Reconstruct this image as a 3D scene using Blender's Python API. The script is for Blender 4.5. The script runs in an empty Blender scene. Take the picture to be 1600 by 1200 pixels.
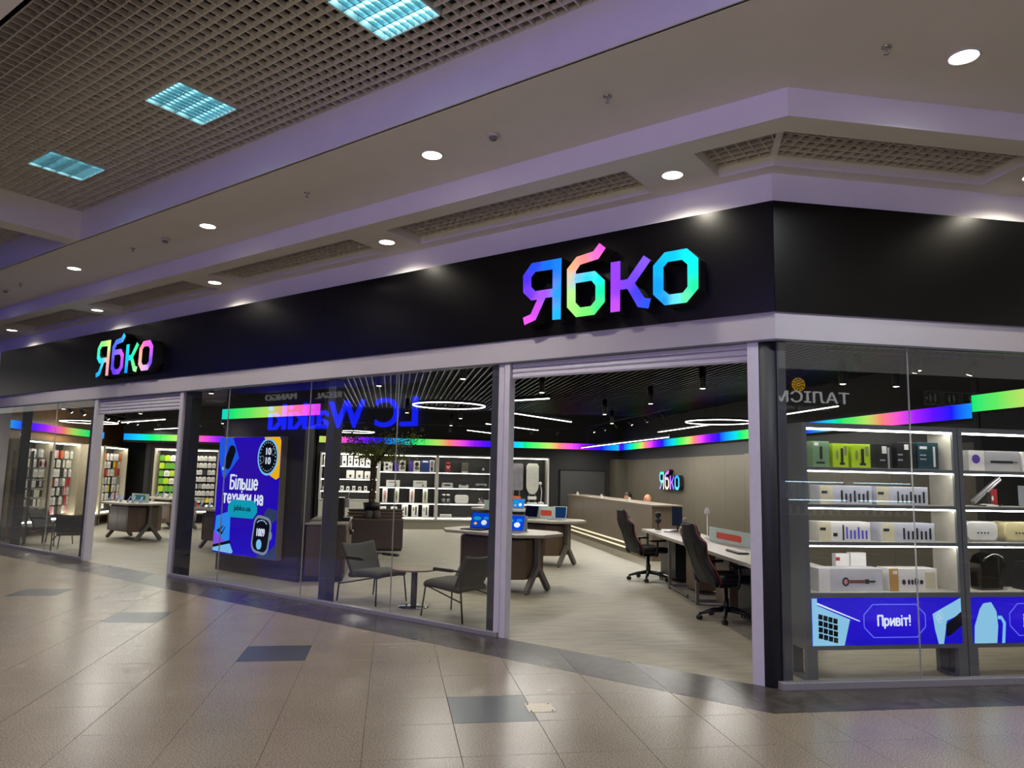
import bpy, bmesh, math, random
from mathutils import Vector, Matrix
sc = bpy.context.scene
col = sc.collection
S2 = math.sqrt(.5)
PI = math.pi
# ------------------------------------------------------------------ camera
cam = bpy.data.cameras.new('camera'); cam_o = bpy.data.objects.new('camera', cam); col.objects.link(cam_o)
cam.sensor_width = 36.0; cam.lens = 36.0 * 1137.4 / 1600; cam.clip_start = .05; cam.clip_end = 200
_y, _p, _r = math.radians(9.15), math.radians(7.059), math.radians(1.265)
_F = Vector((math.sin(_y) * math.cos(_p), math.cos(_y) * math.cos(_p), math.sin(_p)))
_R = Vector((math.cos(_y), -math.sin(_y), 0)); _U = _R.cross(_F)
_R2 = _R * math.cos(_r) + _U * math.sin(_r); _U2 = _U * math.cos(_r) - _R * math.sin(_r)
cam_o.matrix_world = Matrix(((_R2.x, _U2.x, -_F.x, -3.263), (_R2.y, _U2.y, -_F.y, -5.823), (_R2.z, _U2.z, -_F.z, 1.72), (0, 0, 0, 1)))
sc.camera = cam_o
# ------------------------------------------------------------------ world, exposure
wd = bpy.data.worlds.new('mall_air'); sc.world = wd; wd.use_nodes = True
wd.node_tree.nodes['Background'].inputs[0].default_value = (.80, .77, .74, 1)
wd.node_tree.nodes['Background'].inputs[1].default_value = .35
sc.view_settings.view_transform = 'Standard'; sc.view_settings.look = 'None'
sc.view_settings.exposure = 1.1; sc.view_settings.gamma = 1.0; sc.view_settings.use_curve_mapping = False
cy = sc.cycles
cy.max_bounces = 9; cy.diffuse_bounces = 4; cy.glossy_bounces = 4; cy.transmission_bounces = 4; cy.transparent_max_bounces = 24
cy.use_adaptive_sampling = True; cy.adaptive_threshold = .02; cy.caustics_reflective = False; cy.caustics_refractive = False; cy.sample_clamp_indirect = 4.0; cy.blur_glossy = .5
K_SPOT = 108.0      # mall downlight, watts
K_LOW = 40.0       # soffit downlight
K_LAMP = 3.4       # louvre lamp emission
K_SHOP = 21.0      # pendant spot inside the shop
K_LINE = 9.0       # linear luminaire emission

EK = .48             # everything that glows, against the exposure above

# ------------------------------------------------------------------ helpers
def A(u, w, z=0): return Vector((S2 * (w - u), S2 * (w + u), z))   # along / into the long shop front
RA = -PI / 4
def lin(c):
    if isinstance(c, str):
        c = c.lstrip('#'); c = [int(c[i:i + 2], 16) / 255 for i in (0, 2, 4)]
    return tuple((x / 12.92 if x <= .04045 else ((x + .055) / 1.055) ** 2.4) for x in c)
MT = {}
def M(name, c, rough=.5, metal=0., var=.06, scale=12., bump=0., spec=.5, coat=0., emit=None, es=1., stretch=None):
    if name in MT: return MT[name]
    m = bpy.data.materials.new(name); m.use_nodes = True; MT[name] = m
    nt = m.node_tree; N = nt.nodes; b = N['Principled BSDF']; c = lin(c)
    b.inputs['Roughness'].default_value = rough; b.inputs['Metallic'].default_value = metal
    b.inputs['Specular IOR Level'].default_value = spec; b.inputs['Coat Weight'].default_value = coat
    tc = N.new('ShaderNodeTexCoord'); no = N.new('ShaderNodeTexNoise'); no.inputs['Scale'].default_value = scale; no.inputs['Detail'].default_value = 4
    src = tc.outputs['Object']
    if stretch:
        mp = N.new('ShaderNodeMapping'); mp.inputs['Scale'].default_value = stretch; nt.links.new(src, mp.inputs[0]); src = mp.outputs[0]
    nt.links.new(src, no.inputs['Vector'])
    rp = N.new('ShaderNodeValToRGB'); rp.color_ramp.elements[0].position = .3; rp.color_ramp.elements[1].position = .7
    rp.color_ramp.elements[0].color = (*[max(0, x * (1 - var)) for x in c], 1); rp.color_ramp.elements[1].color = (*[min(1, x * (1 + var)) for x in c], 1)
    nt.links.new(no.outputs['Fac'], rp.inputs[0]); nt.links.new(rp.outputs[0], b.inputs['Base Color'])
    if bump:
        bp = N.new('ShaderNodeBump'); bp.inputs['Strength'].default_value = bump; bp.inputs['Distance'].default_value = .01
        nt.links.new(no.outputs['Fac'], bp.inputs['Height']); nt.links.new(bp.outputs[0], b.inputs['Normal'])
    if emit is not None:
        b.inputs['Emission Color'].default_value = (*lin(emit), 1); b.inputs['Emission Strength'].default_value = es
    return m
def EM(name, c, s):                                     # something that gives off light
    if name in MT: return MT[name]
    m = bpy.data.materials.new(name); m.use_nodes = True; MT[name] = m
    nt = m.node_tree; nt.nodes.remove(nt.nodes['Principled BSDF'])
    e = nt.nodes.new('ShaderNodeEmission'); e.inputs[0].default_value = (*lin(c), 1); e.inputs[1].default_value = s * EK
    nt.links.new(e.outputs[0], nt.nodes['Material Output'].inputs[0]); return m
def EMC(name, s):                                       # emission coloured by the mesh's own colour layer (backlit sign faces)
    if name in MT: return MT[name]
    m = bpy.data.materials.new(name); m.use_nodes = True; MT[name] = m
    nt = m.node_tree; nt.nodes.remove(nt.nodes['Principled BSDF'])
    e = nt.nodes.new('ShaderNodeEmission'); e.inputs[1].default_value = s * EK
    a = nt.nodes.new('ShaderNodeVertexColor'); a.layer_name = 'glow'
    nt.links.new(a.outputs[0], e.inputs[0]); nt.links.new(e.outputs[0], nt.nodes['Material Output'].inputs[0]); return m
def GLASS(name, tint=.96, f0=.038):
    if name in MT: return MT[name]
    m = bpy.data.materials.new(name); m.use_nodes = True; MT[name] = m
    nt = m.node_tree; N = nt.nodes; N.remove(N['Principled BSDF'])
    t = N.new('ShaderNodeBsdfTransparent'); t.inputs[0].default_value = (tint, tint * 1.005, tint * .995, 1)
    g = N.new('ShaderNodeBsdfGlossy'); g.inputs['Roughness'].default_value = .0; g.inputs[0].default_value = (1, 1, 1, 1)
    lw = N.new('ShaderNodeLayerWeight'); lw.inputs[0].default_value = .5
    p = N.new('ShaderNodeMath'); p.operation = 'POWER'; p.inputs[1].default_value = 5
    q = N.new('ShaderNodeMath'); q.operation = 'MULTIPLY_ADD'; q.inputs[1].default_value = 1 - f0; q.inputs[2].default_value = f0
    x = N.new('ShaderNodeMixShader'); nt.links.new(lw.outputs['Facing'], p.inputs[0]); nt.links.new(p.outputs[0], q.inputs[0])
    nt.links.new(q.outputs[0], x.inputs[0]); nt.links.new(t.outputs[0], x.inputs[1]); nt.links.new(g.outputs[0], x.inputs[2])
    nt.links.new(x.outputs[0], N['Material Output'].inputs[0]); return m

class MB:
    def __init__(s): s.v = []; s.f = []; s.s = []
    def add(s, vs, fs, sm=False, X=None):
        n = len(s.v); s.v += [tuple(X @ Vector(v)) if X else tuple(v) for v in vs]
        s.f += [tuple(i + n for i in f) for f in fs]; s.s += [sm] * len(fs); return s
    def box(s, x0, x1, y0, y1, z0, z1, X=None):
        return s.add([(x0, y0, z0), (x1, y0, z0), (x1, y1, z0), (x0, y1, z0), (x0, y0, z1), (x1, y0, z1), (x1, y1, z1), (x0, y1, z1)],
                     [(3, 2, 1, 0), (4, 5, 6, 7), (0, 1, 5, 4), (1, 2, 6, 5), (2, 3, 7, 6), (3, 0, 4, 7)], False, X)
    def prism(s, pts, a, b, ax='z', X=None, sm=False):
        n = len(pts)
        P = {'z': lambda p, t: (p[0], p[1], t), 'y': lambda p, t: (p[0], t, p[1]), 'x': lambda p, t: (t, p[0], p[1])}[ax]
        s.add([P(p, a) for p in pts] + [P(p, b) for p in pts], [tuple(range(n))[::-1], tuple(range(n, 2 * n))], False, X)
        k = len(s.v) - 2 * n
        for i in range(n):
            j = (i + 1) % n; s.f.append((k + i, k + j, k + n + j, k + n + i)); s.s.append(sm)
        return s
    def tube(s, pts, r, n=8, closed=False, X=None):
        pts = [Vector(p) for p in pts]; m = len(pts); rr = r if isinstance(r, (list, tuple)) else [r] * m; vs = []; ref = None
        for i, p in enumerate(pts):
            t = (pts[(i + 1) % m] - pts[i - 1]) if closed else (pts[min(i + 1, m - 1)] - pts[max(i - 1, 0)])
            t = t.normalized()
            if ref is None: ref = Vector((0, 0, 1)) if abs(t.z) < .9 else Vector((1, 0, 0))
            a = t.cross(ref).normalized(); b = a.cross(t).normalized(); ref = b
            vs += [p + a * math.cos(2 * PI * k / n) * rr[i] + b * math.sin(2 * PI * k / n) * rr[i] for k in range(n)]
        fs = []
        for i in range(m if closed else m - 1):
            i2 = (i + 1) % m
            for k in range(n): fs.append((i * n + k, i * n + (k + 1) % n, i2 * n + (k + 1) % n, i2 * n + k))
        if not closed: s.add(vs, [], True, X); s.v = s.v[:-len(vs)]
        s.add(vs, fs, True, X)
        if not closed:
            b0 = len(s.v) - len(vs); s.f += [tuple(b0 + k for k in range(n))[::-1], tuple(b0 + (m - 1) * n + k for k in range(n))]; s.s += [False, False]
        return s
    def lathe(s, prof, c=(0, 0, 0), n=20, X=None):
        vs = []; fs = []
        for r, z in prof: vs += [(c[0] + r * math.cos(2 * PI * k / n), c[1] + r * math.sin(2 * PI * k / n), c[2] + z) for k in range(n)]
        for i in range(len(prof) - 1):
            for k in range(n): fs.append((i * n + k, i * n + (k + 1) % n, (i + 1) * n + (k + 1) % n, (i + 1) * n + k))
        s.add(vs, fs, True, X); b0 = len(s.v) - len(vs)
        s.f += [tuple(b0 + k for k in range(n))[::-1], tuple(b0 + (len(prof) - 1) * n + k for k in range(n))]; s.s += [False, False]; return s
    def ball(s, c, r, n=12, k=8, X=None):
        rx, ry, rz = r if isinstance(r, (tuple, list)) else (r, r, r); vs = []; fs = []
        for i in range(k + 1):
            t = PI * (i + .02 * (i == 0) - .02 * (i == k)) / k
            vs += [(c[0] + rx * math.sin(t) * math.cos(2 * PI * j / n), c[1] + ry * math.sin(t) * math.sin(2 * PI * j / n), c[2] - rz * math.cos(t)) for j in range(n)]
        for i in range(k):
            for j in range(n): fs.append((i * n + j, i * n + (j + 1) % n, (i + 1) * n + (j + 1) % n, (i + 1) * n + j))
        return s.add(vs, fs, True, X)
    def grid(s, fn, na, nb, X=None):                   # fn(i/na, j/nb) -> point
        vs = [fn(i / na, j / nb) for i in range(na + 1) for j in range(nb + 1)]
        fs = [(i * (nb + 1) + j, (i + 1) * (nb + 1) + j, (i + 1) * (nb + 1) + j + 1, i * (nb + 1) + j + 1) for i in range(na) for j in range(nb)]
        return s.add(vs, fs, True, X)
    def mesh(s, name, mat=None):
        me = bpy.data.meshes.new(name); me.from_pydata(s.v, [], s.f); me.polygons.foreach_set('use_smooth', s.s)
        bm = bmesh.new(); bm.from_mesh(me); bmesh.ops.recalc_face_normals(bm, faces=bm.faces); bm.to_mesh(me); bm.free()
        if mat: me.materials.append(mat)
        return me
    def build(s, name, mat, parent=None, loc=None, rz=0., bevel=0., solid=0., sub=0):
        return obj(name, s.mesh(name, mat), parent, loc, rz, bevel, solid, sub)
def obj(name, me, parent=None, loc=None, rz=0., bevel=0., solid=0., sub=0):
    o = bpy.data.objects.new(name, me); col.objects.link(o)
    if parent: o.parent = parent
    if loc is not None: o.location = loc
    if rz: o.rotation_euler = (0, 0, rz)
    if solid: m = o.modifiers.new('solid', 'SOLIDIFY'); m.thickness = solid; m.offset = 0
    if bevel: m = o.modifiers.new('bevel', 'BEVEL'); m.width = bevel; m.segments = 2; m.limit_method = 'ANGLE'
    if sub: m = o.modifiers.new('sub', 'SUBSURF'); m.levels = sub; m.render_levels = sub
    return o
def tag(o, label=None, cat=None, group=None, kind=None):
    if label: o['label'] = label
    if cat: o['category'] = cat
    if group: o['group'] = group
    if kind: o['kind'] = kind
    return o
def thing(name, label, cat, loc=(0, 0, 0), rz=0., group=None):
    o = bpy.data.objects.new(name, None); col.objects.link(o); o.location = loc; o.rotation_euler = (0, 0, rz); o.empty_display_size = .1
    return tag(o, label, cat, group)
def struct(o): o['kind'] = 'structure'; return o
def copy_tree(o, parent=None):
    c = o.copy(); col.objects.link(c); c.parent = parent
    for ch in list(o.children): copy_tree(ch, c)
    return c
def lamp_data(name, kind, energy, color, **kw):
    d = bpy.data.lights.new(name, kind); d.energy = energy; d.color = color
    for k, v in kw.items(): setattr(d, k, v)
    return d
def put_light(d, loc, parent=None, rot=(0, 0, 0)):
    o = bpy.data.objects.new(d.name, d); col.objects.link(o); o.location = loc; o.rotation_euler = rot
    if parent: o.parent = parent
    return o
def text_mesh(body, mat, width=None, height=None, bold=0., extrude=.004, name='lettering', size=1.):
    cu = bpy.data.curves.new('t', 'FONT'); cu.body = body; cu.size = size; cu.extrude = 0; cu.resolution_u = 5
    o = bpy.data.objects.new('t', cu); col.objects.link(o); bpy.context.view_layer.update()
    me = bpy.data.meshes.new_from_object(o.evaluated_get(bpy.context.evaluated_depsgraph_get()))
    bpy.data.objects.remove(o); bpy.data.curves.remove(cu)
    xs = [v.co.x for v in me.vertices]; ys = [v.co.y for v in me.vertices]
    x0, x1, y0, y1 = min(xs), max(xs), min(ys), max(ys)
    kx = width / (x1 - x0) if width else None; ky = height / (y1 - y0) if height else None
    kx = kx or ky; ky = ky or kx
    for v in me.vertices: v.co = ((v.co.x - (x0 + x1) / 2) * kx, -extrude, (v.co.y - (y0 + y1) / 2) * ky)   # stands upright, faces -y
    me.materials.clear(); me.materials.append(mat); me.name = name
    bm = bmesh.new(); bm.from_mesh(me); r = bmesh.ops.extrude_face_region(bm, geom=list(bm.faces))
    bmesh.ops.translate(bm, vec=(0, extrude, 0), verts=[g for g in r['geom'] if isinstance(g, bmesh.types.BMVert)])
    bmesh.ops.recalc_face_normals(bm, faces=bm.faces)
    if bold:                                             # heavier strokes: the outline is laid down again, a little to each side
        src = list(bm.faces); h = (y1 - y0) * ky
        for k, (dx, dz) in enumerate(((1, 0), (-1, 0), (0, .6), (0, -.6))):
            d = bmesh.ops.duplicate(bm, geom=src)
            bmesh.ops.translate(bm, vec=(dx * bold * h, -.0002 * (k + 1), dz * bold * h), verts=[g for g in d['geom'] if isinstance(g, bmesh.types.BMVert)])
    bm.to_mesh(me); bm.free()
    return me

def _arc(cx, cy, rx, ry, a0, a1, n=10): return [(cx + rx * math.cos(math.radians(a0 + (a1 - a0) * k / n)), cy + ry * math.sin(math.radians(a0 + (a1 - a0) * k / n))) for k in range(n + 1)]
STROKES = {                                              # a plain Cyrillic stroke alphabet: width, strokes
 'Б': (.60, [[(.56, 1), (0, 1), (0, 0), (.30, 0)] + _arc(.30, .29, .29, .29, -90, 90) + [(0, .58)]]), 'і': (0., [[(0, 0), (0, .7)], [(0, .95), (0, .96)]]),
 'л': (.50, [[(0, 0), (.08, .06), (.13, .7), (.5, .7), (.5, 0)]]), 'ь': (.46, [[(0, .7), (0, 0), (.25, 0)] + _arc(.25, .21, .21, .21, -90, 90) + [(0, .42)]]),
 'ш': (.84, [[(0, .7), (0, 0), (.84, 0), (.84, .7)], [(.42, .7), (.42, 0)]]), 'е': (.52, [_arc(.26, .35, .26, .35, 0, 318, 16), [(0, .35), (.52, .35)]]),
 'т': (.50, [[(0, .7), (.5, .7)], [(.25, .7), (.25, 0)]]), 'х': (.48, [[(0, .7), (.48, 0)], [(0, 0), (.48, .7)]]), 'н': (.48, [[(0, 0), (0, .7)], [(.48, 0), (.48, .7)], [(0, .36), (.48, .36)]]),
 'к': (.46, [[(0, 0), (0, .7)], [(.44, .7), (.02, .32)], [(.16, .42), (.47, 0)]]), 'и': (.48, [[(0, .7), (0, 0), (.48, .7), (.48, 0)]]),
 'а': (.44, [_arc(.23, .48, .21, .22, 160, 0) + [(.44, 0)], _arc(.22, .2, .22, .2, 0, 360, 16)]), 'П': (.58, [[(0, 0), (0, 1), (.58, 1), (.58, 0)]]),
 'р': (.50, [[(0, -.25), (0, .7)], _arc(.25, .35, .25, .35, 0, 360, 16)]), 'в': (.44, [[(0, 0), (0, .7), (.25, .7)] + _arc(.25, .545, .155, .155, 90, -90) + [(0, .39)], [(.25, .39)] + _arc(.25, .195, .19, .195, 90, -90) + [(0, 0)]]),
 '!': (0., [[(0, .32), (0, 1)], [(0, .02), (0, .03)]]), 'ю': (.70, [[(0, 0), (0, .7)], [(0, .36), (.2, .36)], _arc(.45, .35, .25, .35, 0, 360, 16)]), 'м': (.6, [[(0, 0), (0, .7), (.3, .15), (.6, .7), (.6, 0)]]), 'ж': (.7, [[(.35, 0), (.35, .7)], [(0, .7), (.35, .36), (.7, .7)], [(0, 0), (.35, .36), (.7, 0)]])}
def stroke_text(body, mat, width, height=None, t=.085, extrude=.003, gap=.26, name='lettering'):
    m = MB(); x = 0; segs = []
    for ch in body:
        if ch == ' ': x += .42; continue
        w, ls = STROKES[ch]
        segs += [[(x + px, pz) for px, pz in l] for l in ls]; x += w + gap
    x -= gap; kx = width / x; zs = [p[1] for l in segs for p in l]; z0, z1 = min(zs), max(zs); kz = height / (z1 - z0) if height else kx; zc = (z0 + z1) / 2; r = t * min(kx, kz)
    for l in segs:
        P = [((px - x / 2) * kx, (pz - zc) * kz) for px, pz in l]
        for a, b in zip(P[:-1], P[1:]):
            d = Vector((b[0] - a[0], b[1] - a[1]));
            if d.length < 1e-6: continue
            d.normalize(); n = Vector((-d.y, d.x)) * r
            m.prism([(a[0] + n.x, a[1] + n.y), (a[0] - n.x, a[1] - n.y), (b[0] - n.x, b[1] - n.y), (b[0] + n.x, b[1] + n.y)], -extrude, 0, 'y')
        for q in P: m.prism([(q[0] + r * math.cos(PI * k / 4), q[1] + r * math.sin(PI * k / 4)) for k in range(8)], -extrude - .0003, 0, 'y')
    return m.mesh(name, mat)
# ------------------------------------------------------------------ materials of the setting
def granite(name, c0, c1, rough, joints=False):
    m = bpy.data.materials.new(name); m.use_nodes = True; MT[name] = m; nt = m.node_tree; N = nt.nodes; b = N['Principled BSDF']
    tc = N.new('ShaderNodeTexCoord'); geo = N.new('ShaderNodeNewGeometry')
    n1 = N.new('ShaderNodeTexNoise'); n1.inputs['Scale'].default_value = 105; n1.inputs['Detail'].default_value = 2
    n2 = N.new('ShaderNodeTexNoise'); n2.inputs['Scale'].default_value = 1.3; n2.inputs['Detail'].default_value = 3
    nt.links.new(geo.outputs['Position'], n1.inputs['Vector']); nt.links.new(geo.outputs['Position'], n2.inputs['Vector'])
    r1 = N.new('ShaderNodeValToRGB'); r1.color_ramp.elements[0].position = .38; r1.color_ramp.elements[1].position = .62
    r1.color_ramp.elements[0].color = (*lin(c0), 1); r1.color_ramp.elements[1].color = (*lin(c1), 1)
    nt.links.new(n1.outputs['Fac'], r1.inputs[0])
    mx = N.new('ShaderNodeMixRGB'); mx.blend_type = 'MULTIPLY'; mx.inputs[0].default_value = .35
    r2 = N.new('ShaderNodeValToRGB'); r2.color_ramp.elements[0].position = .35; r2.color_ramp.elements[1].position = .65
    r2.color_ramp.elements[0].color = (.72, .7, .68, 1); r2.color_ramp.elements[1].color = (1, 1, 1, 1)
    nt.links.new(n2.outputs['Fac'], r2.inputs[0]); nt.links.new(r1.outputs[0], mx.inputs[1]); nt.links.new(r2.outputs[0], mx.inputs[2])
    nt.links.new(mx.outputs[0], b.inputs['Base Color'])
    mr = N.new('ShaderNodeMapRange'); mr.inputs[3].default_value = rough * .8; mr.inputs[4].default_value = rough * 1.25
    nt.links.new(n2.outputs['Fac'], mr.inputs[0]); nt.links.new(mr.outputs[0], b.inputs['Roughness'])
    return m
m_tile = granite('speckled_granite', '6c6352', '9e9381', .25)
m_tiledark = granite('dark_grey_granite', '3d4143', '50565a', .3)
m_border = granite('grey_marble', '38342f', '4e4945', .28)
_n = [n for n in m_border.node_tree.nodes if n.type == 'TEX_NOISE'][0]; _n.inputs['Scale'].default_value = 6; _n.inputs['Detail'].default_value = 8; _n.inputs['Distortion'].default_value = 1.2
m_joint = M('joint_mortar', '3a332c', .8)
m_white = M('white_ceiling_paint', 'e4dfd0', .75, var=.02, scale=3)
m_face = M('white_painted_board', 'e4e0de', .6, var=.02, scale=3)
m_black = M('black_gloss_panel', '020203', .27, var=.1, scale=2, spec=.42); m_band = M('grey_white_band', 'b2adb0', .6, var=.02, scale=3)
m_alu = M('white_powder_coated_aluminium', 'c9c6cc', .4, var=.03)
m_dkpost = M('dark_steel', '25272c', .6, var=.06)
m_gpost = M('grey_steel', '4c4e52', .45, var=.05)
m_sill = M('brushed_sill', '9a979b', .35, var=.06, scale=30, metal=.3)
m_glass = GLASS('shop_glass'); m_joint2 = M('clear_glass_joint', 'a9aca6', .3)
m_void = M('black_void', '0b0a0a', .9); m_lid_ = M('grey_ceiling_void', '28241f', .9)
m_grid = M('grid_aluminium', 'd4ccc4', .5, var=.03)
# shop floor
m_sfl = M('grey_vinyl_floor', '9b9583', .5, var=.16, scale=5, stretch=(.5, 2.2, 1), bump=.03)
m_wall = M('charcoal_wall', '222221', .7, var=.04, scale=4)
m_taupe = M('taupe_wall_panel', '575143', .55, var=.03, scale=4)
m_wood = M('golden_wood_wall', '9c7240', .5, var=.25, scale=7, stretch=(1, 6, .4))
m_sceil = M('black_shop_ceiling', '0c0c0d', .8)
m_slat = M('black_slat', '0c0c0e', .3, var=.05)

def abox(mb, u0, u1, w0, w1, z0, z1):                  # box in shop-front coordinates
    p = [A(u0, w0), A(u1, w0), A(u1, w1), A(u0, w1)]
    return mb.prism([tuple(q[:2]) for q in p], z0, z1)
t4 = .4142
def aprism(mb, pts, z0, z1): return mb.prism([tuple(A(u, w)[:2]) for u, w in pts], z0, z1)
# ------------------------------------------------------------------ mall floor
fl = struct(MB().prism([tuple(A(75, 0)[:2]), (0, 0), (18, 0), (18, -16), (-9, -16), tuple(A(75, -17.7)[:2])], -.06, -.004).build('floor_mall', m_joint))
XS = [-5.773 + .6 * i for i in range(-22, 9)] + [-.56, -.12, .48, 1.08, 1.68, 2.28, 2.88, 3.48]
YS = [.049 - .6 * j for j in range(-24, 8)]
dark = {(-5.773 + .6 * (5 - 3 * k), .049 + .6 * 3 * k) for k in range(0, 5)}
cand = []
for x0, x1 in zip(XS[:-1], XS[1:]):
    for y1 in YS:
        y0 = y1 - .6; cx, cy_ = (x0 + x1) / 2, (y0 + y1) / 2
        if (x0 + y0) * S2 > -.673 and y0 > -.561: continue
        if cx < -3.26 - .488 * (cy_ + 5.82) - .9 or cx > -3.26 + .976 * (cy_ + 5.82) + .9 or cy_ < -2.6: continue
        cand.append(((cx + 3.263) ** 2 + (cy_ + 5.823) ** 2, x0, x1, y0, y1))
cand.sort()
tile_me = {}
def tile_mesh(w, m):
    k = (round(w, 3), m.name)
    if k not in tile_me:
        a, b, e = w / 2 - .0016, .3 - .0016, .0012
        t = MB().add([(-a, -b, -.012), (a, -b, -.012), (a, b, -.012), (-a, b, -.012), (-a, -b, -e), (a, -b, -e), (a, b, -e), (-a, b, -e), (-a + e, -b + e, 0), (a - e, -b + e, 0), (a - e, b - e, 0), (-a + e, b - e, 0)],
                     [(0, 1, 5, 4), (1, 2, 6, 5), (2, 3, 7, 6), (3, 0, 4, 7), (4, 5, 9, 8), (5, 6, 10, 9), (6, 7, 11, 10), (7, 4, 8, 11), (8, 9, 10, 11)])
        tile_me[k] = t.mesh('tile', m)
    return tile_me[k]
for i, (d, x0, x1, y0, y1) in enumerate(cand[:300]):
    isd = any(abs(x0 - dx) < .1 and abs(y1 - dy) < .1 for dx, dy in dark)
    obj('floor_tile', tile_mesh(x1 - x0, m_tiledark if isd else m_tile), fl, ((x0 + x1) / 2, (y0 + y1) / 2, 0))
rest = MB()
for d, x0, x1, y0, y1 in cand[300:]: rest.box(x0 + .0016, x1 - .0016, y0 + .0016, y1 - .0016, -.012, 0)
# tiles out of the picture: one field
struct(aprism(MB(), [(17.4, -.68), (75, -.68), (75, -17.6), (17.4, -17.6)], -.012, -.001).build('floor_far', m_tile))
near = MB().prism([(-12, -2.68), (18, -2.68), (18, -16), (-14, -16)], -.012, -.001)
for n_, b_ in (('floor_tiles_far', rest),) if cand[300:] else (): o = b_.build(n_, m_tile, fl); o['kind'] = 'stuff'
struct(near.build('floor_behind_viewer', m_tile)); 
print('tiles', len(cand))
# dark border strip, cut into slabs on the tile columns
bx = [x for x in XS if x < -.6] + [-.392]
for x0, x1 in zip(bx[:-1], bx[1:]):
    if x0 < -13: continue
    g = .0016
    MB().prism([(x0 + g, -x0 - g - .952), (x1 - g, -x1 + g - .952), (x1 - g, -x1 + g), (x0 + g, -x0 - g)], -.01, .001).build('border_slab', m_border, fl)
MB().prism([(-.39, -.56), (-.39, .39), (0, 0), (.478, 0), (.478, -.56)], -.01, .001).build('border_slab', m_border, fl)
bx = [.48, 1.08, 1.68, 2.28, 2.88, 3.48, 4.08]
for x0, x1 in zip(bx[:-1], bx[1:]): MB().box(x0 + .0016, x1 - .0016, -.56, 0, -.01, .001).build('border_slab', m_border, fl)
# shop floor
SHOP = [(0, 0), (8, 0), (8, 21), (-13, 21), (-13, 13)]
struct(MB().prism(SHOP, -.06, .0).build('floor_shop', m_sfl))
# floor hatch
h = thing('floor_hatch', 'small pale metal hatch plate set in the granite tiles', 'hatch', (-2.104, -.266, 0))
MB().box(-.1, .1, -.1, .1, 0, .003).build('plate', M('pale_hatch_metal', 'c9bfa8', .35, var=.1, scale=40), h, bevel=.001)
for x, y in ((-.08, -.08), (.08, -.08), (.08, .08), (-.08, .08)): MB().lathe([(.008, 0), (.006, .005)], (x, y, .0015), 8).build('screw', m_dkpost, h)

# ------------------------------------------------------------------ shop front, long side (A) and short side (B)
ZF0, ZF1, ZB, ZL, ZU = 3.187, 4.195, 2.94, 4.46, 4.69
wf = struct(thing('wall_fascia', None, None)); wf['label'] = 'black glossy fascia boards above the shop windows'
for u0, u1 in ((5.503, 6.003), (6.006, 17.0)): abox(MB(), u0, u1, -.03, .07, ZF0, ZF1).build('fascia_panel', m_black, wf)
aprism(MB(), [(-.03 * t4 + .002, -.03), (5.5, -.03), (5.5, .07), (.07 * t4 + .002, .07)], ZF0, ZF1).build('fascia_panel', m_black, wf)
MB().prism([(.002 - .03 * t4, -.03), (8, -.03), (8, .07), (.002 + .07 * t4, .07)], ZF0, ZF1).build('fascia_panel', m_black, wf)
def mitre(name, w0, w1, z0, z1, mat, parent=None, uend=17.0, xend=8.0):
    o = struct(aprism(MB(), [(w0 * t4, w0), (uend, w0), (uend, w1), (w1 * t4, w1)], z0, z1).build(name + '_left', mat, parent))
    o2 = struct(MB().prism([(w0 * t4, w0), (xend, w0), (xend, w1), (w1 * t4, w1)], z0, z1).build(name + '_right', mat, parent))
    return o, o2
mitre('wall_upper_band', -.006, .1, ZF1, ZL + .02, m_face)
mitre('wall_lower_band', -.012, .13, ZB, ZF0, m_band)
mitre('trim_band_lip', -.02, .03, ZB - .012, ZB + .006, m_gpost)
mitre('wall_above_glass', .08, .12, ZF0, ZL + .02, m_void)
abox(MB(), 17.0, 30, -.006, .3, 0, ZL).build('wall_left_end', m_face)['kind'] = 'structure'
# posts
def post(n, u0, u1, w0, w1, mat, z1=ZB): return struct(abox(MB(), u0, u1, w0, w1, 0, z1).build(n, mat, bevel=.004))
for i, (u0, u1, w0, w1) in enumerate([(.15, .25, -.005, .10), (2.86, 2.93, -.005, .10), (2.945, 3.02, .01, .09), (9.41, 9.50, -.005, .13), (12.31, 12.41, -.005, .14)]): post('trim_door_post', u0, u1, w0, w1, m_alu)
for u0, u1, w0, w1 in [(3.03, 3.13, .03, .12), (5.78, 5.93, .06, .2), (9.20, 9.38, .03, .2), (12.44, 12.58, .03, .2), (15.6, 15.72, .05, .2)]: post('trim_inner_post', u0, u1, w0, w1, m_gpost if u0 < 9 else m_dkpost)
cc = MB(); cc.lathe([(.085, 0), (.085, ZB)], (-.02, .13, 0), 24); struct(cc.build('trim_corner_column', m_dkpost))
struct(MB().box(.035, .12, .05, .12, 0, ZB).build('trim_inner_post', m_gpost, bevel=.004))
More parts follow.
